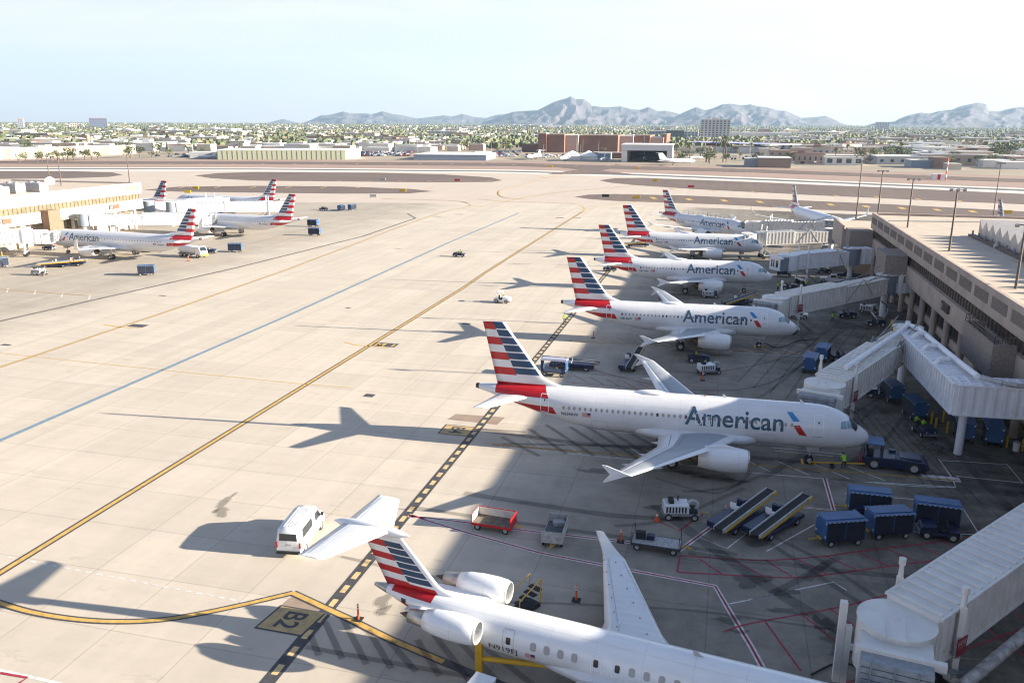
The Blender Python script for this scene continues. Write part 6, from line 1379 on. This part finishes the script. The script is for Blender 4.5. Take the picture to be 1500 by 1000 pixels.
bld('brown_block', 'brown windowless block, larger of two beside the far taxiway', 'building', 1110, 1153, 245, 232, 30, mat('brown_panel', (.25, .20, .16), .8), BR[0]); bld('brown_block', 'grey windowless block, smaller of two beside the far taxiway', 'building', 1090, 1111, 243, 233, 20, BW[3], BR[1])
bld('long_building', 'long low white building with small windows below the right mountain', 'building', 1208, 1256, 241, 231, 20, BW[0], BR[1], DGL, 1)
bld('yellow_shed', 'small yellow shed with green door right of the burnt-brown house', 'shed', 1388, 1404, 248, 241, 15, BW[1], BR[1]); bld('brown_house', 'brown house with pitched roof beside the striped mast', 'house', 1367, 1385, 246, 233, 20, BR[2], BR[2])
bld('depot', 'dark open depot left of the brown house', 'depot', 1334, 1368, 245, 236, 25, BLUEG, BR[1])
a = G(1340, 240); t = T('billboard', 'blank white billboard beyond the runway on the right', 'billboard', (a.x, a.y, -.3)); k = dist(a)/FPX; MB().box(0, 24*k, -.3, .3, 7*k, 14*k).build('board', WHITE, t)
for u in (3, 12, 21): MB().cyl((u*k, 0, 0), (u*k, 0, 7*k), .3, n=6).build('post', GREYM, t)
a = G(1385, 264); t = T('radio_mast', 'red and white banded radio mast beside the far runway', 'mast', (a.x, a.y, -.2)); k = dist(a)/FPX
for i in range(7): MB().cyl((0,0,i*4*k), (0,0,(i+1)*4*k), .35, n=8).build('mast_section', WHITE if i % 2 else ORANGE, t)
a = G(1375, 263); t = T('equipment_hut', 'white hut with a red stripe at the foot of the radio mast', 'hut', (a.x, a.y, -.2)); MB().box(-3.5, 3.5, 0, 4, 0, 3.2).build('wall', WHITE, t); MB().box(-.8, .8, -.05, -.01, 0, 3.2).build('stripe', CRED, t)
for x0, x1, y, lb in ((1440, 1470, 244, 'white domed tank shed pair, left one at the right horizon'), (1468, 1500, 247, 'white tank sheds at the right picture edge')): bld('storage_shed', lb, 'shed', x0, x1, y, y-8, 20, BW[0], BR[0])
# canopy with blue and white roof
a = G(1000, 219); b = G(1128, 225); k = dist(a)/FPX; wv = (b-a)/9; ang = math.atan2(wv.y, wv.x)
t = T('striped_canopy', 'long car park canopy roof in alternating white and blue sections', 'canopy', (a.x, a.y, -.3), ang)
for i in range(9): MB().box(i*wv.length, (i+1)*wv.length-.3, 0, 45, 9.0, 9.8).build('roof_section', BR[0] if i % 2 == 0 else mat('canopy_blue', (.08, .12, .5), .5), t); MB().cyl((i*wv.length+2, 2, 0), (i*wv.length+2, 2, 9.0), .25, n=6).build('post', GREYM, t)
# left long wall building with bays
for i in range(9):
    x0 = -30+i*24; y_ = 234.3-i*1.0; t, w_, h = bld('freight_building', 'cream freight building in the long row left of the olive hangar', 'warehouse', x0, x0+22.5, y_, y_-13+i*.25, 30, BW[1] if i % 2 else mat('sun_cream', (.58, .54, .46), .85), BR[0], group='cream freight buildings in a row')
a = G(131, 218); t = T('silo', 'tall round yellow silo in the town at the left', 'silo', (a.x, a.y, -.3)); k = dist(a)/FPX; MB().cyl((0,0,0), (0,0,17*k), 2*k, n=14).build('drum', mat('silo_yellow', (.6, .45, .18), .7), t); MB().cyl((0,0,17*k), (0,0,18*k), 2*k, .6, n=14).build('top', BR[1], t)
a = G(136, 218); t = T('silo', 'shorter pale silo right of the tall yellow one', 'silo', (a.x, a.y, -.3)); MB().cyl((0,0,0), (0,0,15*k), 1.4*k, n=14).build('drum', BW[0], t); MB().cyl((0,0,15*k), (0,0,16*k), 1.4*k, .6, n=14).build('top', BR[1], t)
# ------------------------------------------------ town: individual buildings
rnd = random.Random(21)
def busy(x, y):
    return (300 < x < 530 and y > 214) or (600 < x < 730 and y > 222) or (760 < x < 985 and y > 197) or (985 < x < 1070 and 196 < y) or (1085 < x < 1156 and y > 230) or (520 < x < 760 and y > 214) or (x < 315 and y > 221) or (985 < x < 1135 and y > 210)
nb = 0; proto = []
for m1 in range(5):
    for m2 in range(3):
        for v in range(2):
            mb = MB(); w_, d_, h_ = ((1, .7, .14), (1, .45, .22))[v]
            mb.box(-w_/2, w_/2, 0, d_, 0, h_, 0); mb.box(-w_/2-.01, w_/2+.01, -.01, d_+.01, h_, h_+.015, 1)
            for i in range(6): mb.box(-w_/2+w_*(i+.3)/6, -w_/2+w_*(i+.6)/6, -.004, 0, h_*.3, h_*.65, 2)
            if v: mb.box(-.3, -.1, .1, .3, h_+.015, h_+.06, 1)
            me = bpy.data.meshes.new('town_building'); me.from_pydata([tuple(p) for p in mb.v], [], mb.f); 
            for q in (BW[m1], BR[m2], DGL): me.materials.append(q)
            me.polygons.foreach_set('material_index', mb.m); proto.append(me)
while nb < 270:
    x = rnd.uniform(-60, 1560); y = 187+49*rnd.random()**1.25
    if x > 750: y += (x-750)*.012
    if busy(x, y): continue
    p = G(x, y); d = dist(p); o = link('town_building', rnd.choice(proto)); o.location = (p.x, p.y, -.3); o.rotation_euler = (0, 0, rnd.choice((0, 0, .08, -.1, .3)))
    s = rnd.uniform(18, 48)*(1+min(2.0, d/2200)) if x < 700 else rnd.uniform(14, 38)*(1+min(1.6, d/2600)); o.scale = (s, s, rnd.uniform(20, 40)*(1+d/6000))
    tag(o, 'flat-roofed low building among the trees of the town beyond the airfield', 'building', 'low buildings of the town'); nb += 1
# ------------------------------------------------ trees
LV = [mat('foliage_olive', (.12, .135, .06), .8), mat('foliage_green', (.09, .115, .05), .8), mat('foliage_dark', (.07, .09, .045), .85), mat('foliage_dry', (.16, .145, .07), .85)]
BARK = mat('bark', (.12, .085, .06), .9)
def tree_parts(seed, palm=False):
    r = random.Random(seed); mb = MB()
    if palm:
        tr_ = MB().cyl((0,0,0), (.3, .1, 9), .28, .2, n=6)
        for i in range(22):
            a = r.uniform(0, 6.28); e = r.uniform(-.5, .9); pts = []; p = Vector((.3, .1, 9)); dx, dy = math.cos(a), math.sin(a); s_ = Vector((-dy, dx, 0))*.28
            for k in range(5):
                q = p+Vector((dx*(k*.6), dy*(k*.6), e*k*.5-.13*k*k)); pts.append(q)
            for k in range(4): mb.add([pts[k]-s_, pts[k]+s_, pts[k+1]+s_*.7, pts[k+1]-s_*.7], [(0,1,2,3)], 0 if i % 2 else 1)
    else:
        tr_ = MB(); tr_.cyl((0,0,0), (.1, 0, 2.2), .32, .2, n=6); cl = []
        for i in range(7):
            a = r.uniform(0, 6.28); q = Vector((math.cos(a)*r.uniform(.8, 2.4), math.sin(a)*r.uniform(.8, 2.4), r.uniform(3.0, 5.8))); tr_.cyl((.1, 0, 2.0), q*.85, .12, .04, n=4); cl.append((q, r.uniform(1.0, 1.8)))
        for i in range(230):
            c, R0 = r.choice(cl); d = Vector((r.gauss(0,1), r.gauss(0,1), r.gauss(0,1))).normalized()*R0*r.uniform(.55, 1.08); d.z *= .75; p = c+d
            t1 = Vector((r.gauss(0,1), r.gauss(0,1), r.gauss(0,.6))).normalized(); t2 = t1.orthogonal().normalized(); z_ = r.uniform(.2, .48)
            mb.add([p-t1*z_, p+t2*z_*.7, p+t1*z_, p-t2*z_*.7], [(0,1,2,3)], r.choice((0, 0, 1, 2)))
    def mk(m_, nm, mats):
        me = bpy.data.meshes.new(nm); me.from_pydata([tuple(p) for p in m_.v], [], m_.f); me.polygons.foreach_set('material_index', m_.m)
        for q in mats: me.materials.append(q)
        return me
    mats = [[LV[0], LV[1], LV[2]], [LV[1], LV[0], LV[2]], [LV[3], LV[0], LV[1]], [LV[2], LV[1], LV[0]]][seed % 4]
    return mk(mb, 'crown', mats), mk(tr_, 'trunk', [BARK])
TP = [tree_parts(i) for i in range(8)]; PP = [tree_parts(20+i, True) for i in range(2)]
def put_tree(x, y, h, palm=False, k=None, label=None):
    p = G(x, y); t = T('palm_tree' if palm else 'tree', label or ('palm tree in the town beyond the airfield' if palm else 'round-crowned tree in the town beyond the airfield'), 'palm tree' if palm else 'tree', (p.x, p.y, -.3), rnd.uniform(0, 6), None if label else ('palm trees of the town' if palm else 'trees of the town'))
    cr, tk = (rnd.choice(PP) if palm else (TP[k] if k is not None else rnd.choice(TP))); s = h/(9.5 if palm else 7.0); t.scale = (s*rnd.uniform(.9, 1.3), s*rnd.uniform(.9, 1.3), s); link('crown', cr, t); link('trunk', tk, t)
n_ = 0
while n_ < 250:
    x = rnd.uniform(-20, 1520); y = 192+44*rnd.random()**.8+(max(0, x-750)*.012)
    if (300 < x < 725 and y > 221) or (760 < x < 985 and y > 198): continue
    if x < 750 and y > 231: continue
    d = dist(G(x, y)); put_tree(x, y, rnd.uniform(5, 11)*(1+min(.7, d/4000))); n_ += 1
for x, y, h in ((38, 237, 8), (55, 236.5, 8), (62, 236.3, 9), (75, 236, 8), (85, 235.8, 10), (100, 235.3, 11), (108, 235, 10), (125, 234.4, 10), (135, 234, 10), (190, 231, 8), (248, 230, 8), (28, 237.5, 7), (94, 235.5, 9), (143, 233.5, 8), (1258, 241, 11), (1280, 238, 12), (1300, 232, 13), (1315, 233, 14), (1322, 235, 13), (1458, 233, 16), (1462, 234, 15), (645, 214, 9), (655, 215, 11), (668, 215, 12), (690, 216, 13), (700, 216, 14), (710, 216, 14), (884, 224, 7)): put_tree(x, y, h)
for x, y, h in ((983, 232, 16), (990, 234, 14), (996, 231, 15), (1063, 226, 20), (1048, 224, 16), (1059, 237, 18), (1005, 222, 12), (1100, 225, 12), (45, 226, 10), (1150, 222, 11), (1223, 236, 12), (1240, 228, 12), (1320, 228, 14), (1010, 234, 14), (1280, 222, 14)): put_tree(x, y, h, True)
# far woodland: one mass
r = random.Random(5); mb = MB()
for i in range(21000):
    d = 1000*(9500/1000)**(r.random()**.8); px = r.uniform(-120, 1620); v = CR*((px-750)/FPX)+_F; v.z = 0; v.normalize(); p = v*d*(1/(v.dot(Vector((_F.x, _F.y, 0)).normalized())))
    h = r.uniform(3.5, 8.5)*(1+d/9000); w_ = h*r.uniform(.35, .8)
    vs = [(p.x+w_*math.cos(a)*r.uniform(.6, 1.1), p.y+w_*math.sin(a)*r.uniform(.6, 1.1), z) for z in (h*.15, h*.6) for a in (0, 1.26, 2.5, 3.8, 5.0)]+[(p.x+w_*.6*math.cos(a), p.y+w_*.6*math.sin(a), h*r.uniform(.85, 1.05)) for a in (0, 1.26, 2.5, 3.8, 5.0)]+[(p.x, p.y, h)]
    mb.add(vs, [(k, (k+1) % 5, 5+(k+1) % 5, 5+k) for k in range(5)]+[(5+k, 5+(k+1) % 5, 10+(k+1) % 5, 10+k) for k in range(5)]+[(10+k, 10+(k+1) % 5, 15) for k in range(5)], r.choice((0, 0, 1, 2, 3)))
tag(mb.build('distant_woodland', LV), kind='stuff')
mb = MB()
for i in range(2600):
    d = 900*(8500/900)**r.random(); px = r.uniform(-120, 1620); v = CR*((px-750)/FPX)+_F; v.z = 0; v.normalize(); p = v*d*(1/(v.dot(Vector((_F.x, _F.y, 0)).normalized())))
    if d < 1500 and (700 < px < 1000): continue
    w_ = r.uniform(8, 30)*(1+d/5000); h = r.uniform(3.5, 7)*(1+d/12000); mb.box(p.x-w_/2, p.x+w_/2, p.y, p.y+w_*.6, -.3, h, r.choice((0, 0, 1, 2, 4))); mb.box(p.x-w_/2-.3, p.x+w_/2+.3, p.y-.3, p.y+w_*.6+.3, h+.01, h+.6, r.choice((5, 5, 6, 7)))
tag(mb.build('distant_suburb', BW+BR), kind='stuff')
# parked cars
CM = [mat('car_white', (.6, .6, .6), .3), mat('car_silver', (.35, .37, .4), .3, .4), mat('car_dark', (.03, .03, .035), .3), mat('car_red', (.25, .02, .02), .3), mat('car_blue', (.03, .06, .16), .3)]
cms = []
for c_ in CM:
    mb = MB(); mb.sideprism([(-2.2, .3), (-2.2, .9), (-1.7, .95), (-1.1, 1.45), (.5, 1.45), (1.2, .95), (2.1, .85), (2.2, .3)], -.85, .85, 0); mb.sideprism([(-1.5, 1.0), (-1.05, 1.4), (.45, 1.4), (1.0, 1.0)], -.87, .87, 1); mb.box(-1.7, -1.1, -.88, .88, 0, .6, 2); mb.box(1.0, 1.6, -.88, .88, 0, .6, 2)
    me = bpy.data.meshes.new('parked_car'); me.from_pydata([tuple(p) for p in mb.v], [], mb.f); me.polygons.foreach_set('material_index', mb.m)
    for q in (c_, GLASS, DARK): me.materials.append(q)
    cms.append(me)
nc = 0
for x0, x1, y0, y1, n_ in ((522, 606, 222.5, 229, 140), (726, 764, 222, 230, 40), (768, 800, 226, 231, 12), (795, 880, 226, 231, 28), (1150, 1215, 231, 240, 36), (230, 280, 226, 230, 12), (1060, 1110, 228, 234, 16), (1130, 1200, 214, 222, 16)):
    for i in range(n_):
        x = rnd.uniform(x0, x1); row = rnd.randrange(4); y = y0+(y1-y0)*(row+.5)/4+(max(0, x-750)*.012 if x < 900 else 0)
        if 600 < x < 725 and y > 224.5: continue
        p = G(x, y); o = link('parked_car', rnd.choice(cms+cms[:3])); o.location = (p.x, p.y, -.28); o.rotation_euler = (0, 0, PI/2+rnd.choice((0, PI))); o.scale = (1.15, 1.15, 1.15); tag(o, 'car in the crowded parking rows beyond the runway', 'car', 'parked cars beyond the runway')
# thin light poles in the town
lp = MB().cyl((0,0,0), (0,0,12), .16, .1, n=5).box(-.8, .8, -.2, .2, 12, 12.25).build('street_lamp', GREYM); tag(lp, 'slender street lamp in the town beyond the runway', 'street lamp', 'street lamps of the town'); p = G(560, 228); lp.location = (p.x, p.y, -.3)
for i in range(60):
    o = lp.copy(); C.objects.link(o); p = G(rnd.uniform(500, 1500) if i > 14 else rnd.uniform(180, 500), 0*i+rnd.uniform(214, 232)+0); p = G((p.x and 0) or rnd.uniform(520, 1480), rnd.uniform(214, 236)); o.location = (p.x, p.y, -.3); o.scale = (1, 1, rnd.uniform(.8, 1.7))
# airfield signs
def sign(px, py, m1, w_=3.2, h=1.1, lb='', cat='sign'):
    p = G(px, py); t = T('airfield_sign', lb, cat, (p.x, p.y, -.1)); MB().box(-w_/2, w_/2, -.15, .15, .25, .25+h).build('panel', m1, t)
    for x in (-w_*.3, w_*.3): MB().cyl((x, 0, 0), (x, 0, .25), .05, n=5).build('leg', GREYM, t)
BY = mat('sign_yellow', (.7, .45, .02), .5)
for x, y, m1, lb in ((275, 283, BY, 'yellow airfield sign, left of two behind the left tails'), (287, 277, BY, 'yellow airfield sign, right of two behind the left tails'), (590, 281, BY, 'yellow and black airfield sign near the tip of the lower left infield'), (670, 265.5, CRED, 'red airfield sign near the tip of the upper left infield'), (887, 289, BLACKP, 'black airfield sign at the tip of the lower right infield'), (932, 291, BY, 'yellow airfield sign in the lower right infield'), (1012, 275, CRED, 'red airfield sign in the upper right infield'), (934, 248, BY, 'yellow airfield sign beyond the runway below the white hangar'), (806, 245, BY, 'yellow airfield sign beyond the runway below the brick complex'), (1475, 313, BY, 'long yellow airfield sign at the right edge'), (547, 289, LGREY, 'small grey box sign in the lower left infield'), (561, 264, LGREY, 'small grey box sign in the upper left infield'), (960, 266, BY, 'small yellow sign on a post in the upper right infield')): sign(x, y, m1, lb=lb)
# orange airfield wind cone etc.
# ------------------------------------------------ mountains
def ridge(name, D, crest, foot, seed, m_, rough=.05):
    """crest: pixels along the skyline; built as terrain D metres out, 2.6 km deep"""
    P = []
    for i in range(len(crest)-1):
        (xa, ya), (xb, yb) = crest[i], crest[i+1]; n_ = max(1, int((xb-xa)/2.2))
        for k in range(n_): P.append((xa+(xb-xa)*k/n_, ya+(yb-ya)*k/n_))
    P.append(crest[-1]); PB_ = [sum(P[max(0, min(len(P)-1, i+k))][1] for k in range(-9, 10))/19 for i in range(len(P))]; rows = 40; vs = []; cols = len(P)
    fw = Vector((_F.x, _F.y, 0)).normalized()
    for j in range(rows):
        v = j/(rows-1); q = (v-.62)*4200
        for i, (x, y) in enumerate(P):
            r0 = CR*((x-750)/FPX)-CU*((y-500)/FPX)+_F; t_ = D/(Vector((r0.x, r0.y, 0)).dot(fw)); c = r0*t_; top = HC+c.z; dirh = Vector((r0.x, r0.y, 0)).normalized()
            s = 1-abs(v-.62)/.62 if v < .62 else 1-(v-.62)/.38; s = max(0, s)
            rb = CR*((x-750)/FPX)-CU*((PB_[i]-500)/FPX)+_F; tb = HC+rb.z*t_; top = tb+(top-tb)*s**5 if s > 0 else tb
            w1 = noise.noise(Vector((c.x*.0011+seed, q*.0004, 0))); w2 = abs(noise.noise(Vector((c.x*.0032+w1*1.5, q*.0009+seed, 3)))); w3 = abs(noise.noise(Vector((c.x*.009, q*.003+seed, 5))))
            sh = s**1.25; mod = 1-(1-s)**.7*(1.5*w2+.6*w3) if s < .999 else 1
            z = -20+(top+20)*max(0, sh*mod+ (0 if s > .99 else 0)); vs.append((c.x+dirh.x*q, c.y+dirh.y*q, z if v > 0 else -40))
    mb = MB(); mb.add(vs, [(j*cols+i, j*cols+i+1, (j+1)*cols+i+1, (j+1)*cols+i) for j in range(rows-1) for i in range(cols-1)], 0, False)
    return tag(mb.build(name, m_), kind='structure')
MM = mat('mountain_rock', (.105, .09, .10), .95, var=.6, scale=.006); MM2 = mat('far_mountain_rock', (.11, .10, .105), .95, var=.3, scale=.003)
c4 = lambda pts, ox, oy=150: [(ox+x/4, oy+y/4) for x, y in pts]
A_ = c4([(280,120),(330,100),(380,75),(440,70),(510,52),(560,65),(620,62),(680,68),(740,50),(800,68),(860,75),(940,95),(1000,88),(1050,82),(1100,75),(1150,82),(1210,65),(1280,85),(1350,92),(1400,75),(1500,60)], 375)
ridge('mountain_range', 12800, [(440, 181)]+A_+[(760, 175), (790, 182)], 0, 1.3, MM2)
B_ = [(700, 182), (715, 177), (735, 170)]+c4([(0,54),(60,47),(150,45),(200,18),(250,-5),(300,-22),(330,-32),(345,-38),(375,-22),(420,-24),(445,-5),(470,20),(550,28),(640,20),(700,40),(750,42),(800,25),(850,50),(900,48),(980,66)], 750)+[(1000, 172), (1010, 181)]
ridge('mountain_range', 10400, B_, 0, 4.1, MM)
C_ = [(975, 180)]+c4([(960,80),(1020,50),(1080,25),(1130,45),(1160,40),(1230,10),(1290,5),(1340,12),(1400,6),(1440,20),(1500,30)], 750)+c4([(60,46),(100,47),(120,55),(200,90),(270,85),(340,78),(390,100),(430,122),(480,134)], 1125)+[(1258, 188)]
ridge('mountain_range', 9600, C_, 0, 7.7, MM)
D_ = [(1262, 187)]+c4([(600,128),(640,118),(740,112),(770,95),(830,72),(900,58),(950,65),(1000,50),(1080,42),(1130,20),(1190,8),(1230,-2),(1280,8),(1295,50),(1350,52),(1420,35),(1500,22)], 1125)+[(1540, 150), (1600, 158), (1680, 175), (1720, 188)]
ridge('mountain_range', 7900, D_, 0, 11.2, MM)
ridge('mountain_range', 14500, [(380, 183), (400, 178), (415, 174), (428, 178), (450, 183)], 0, 3, MM2)
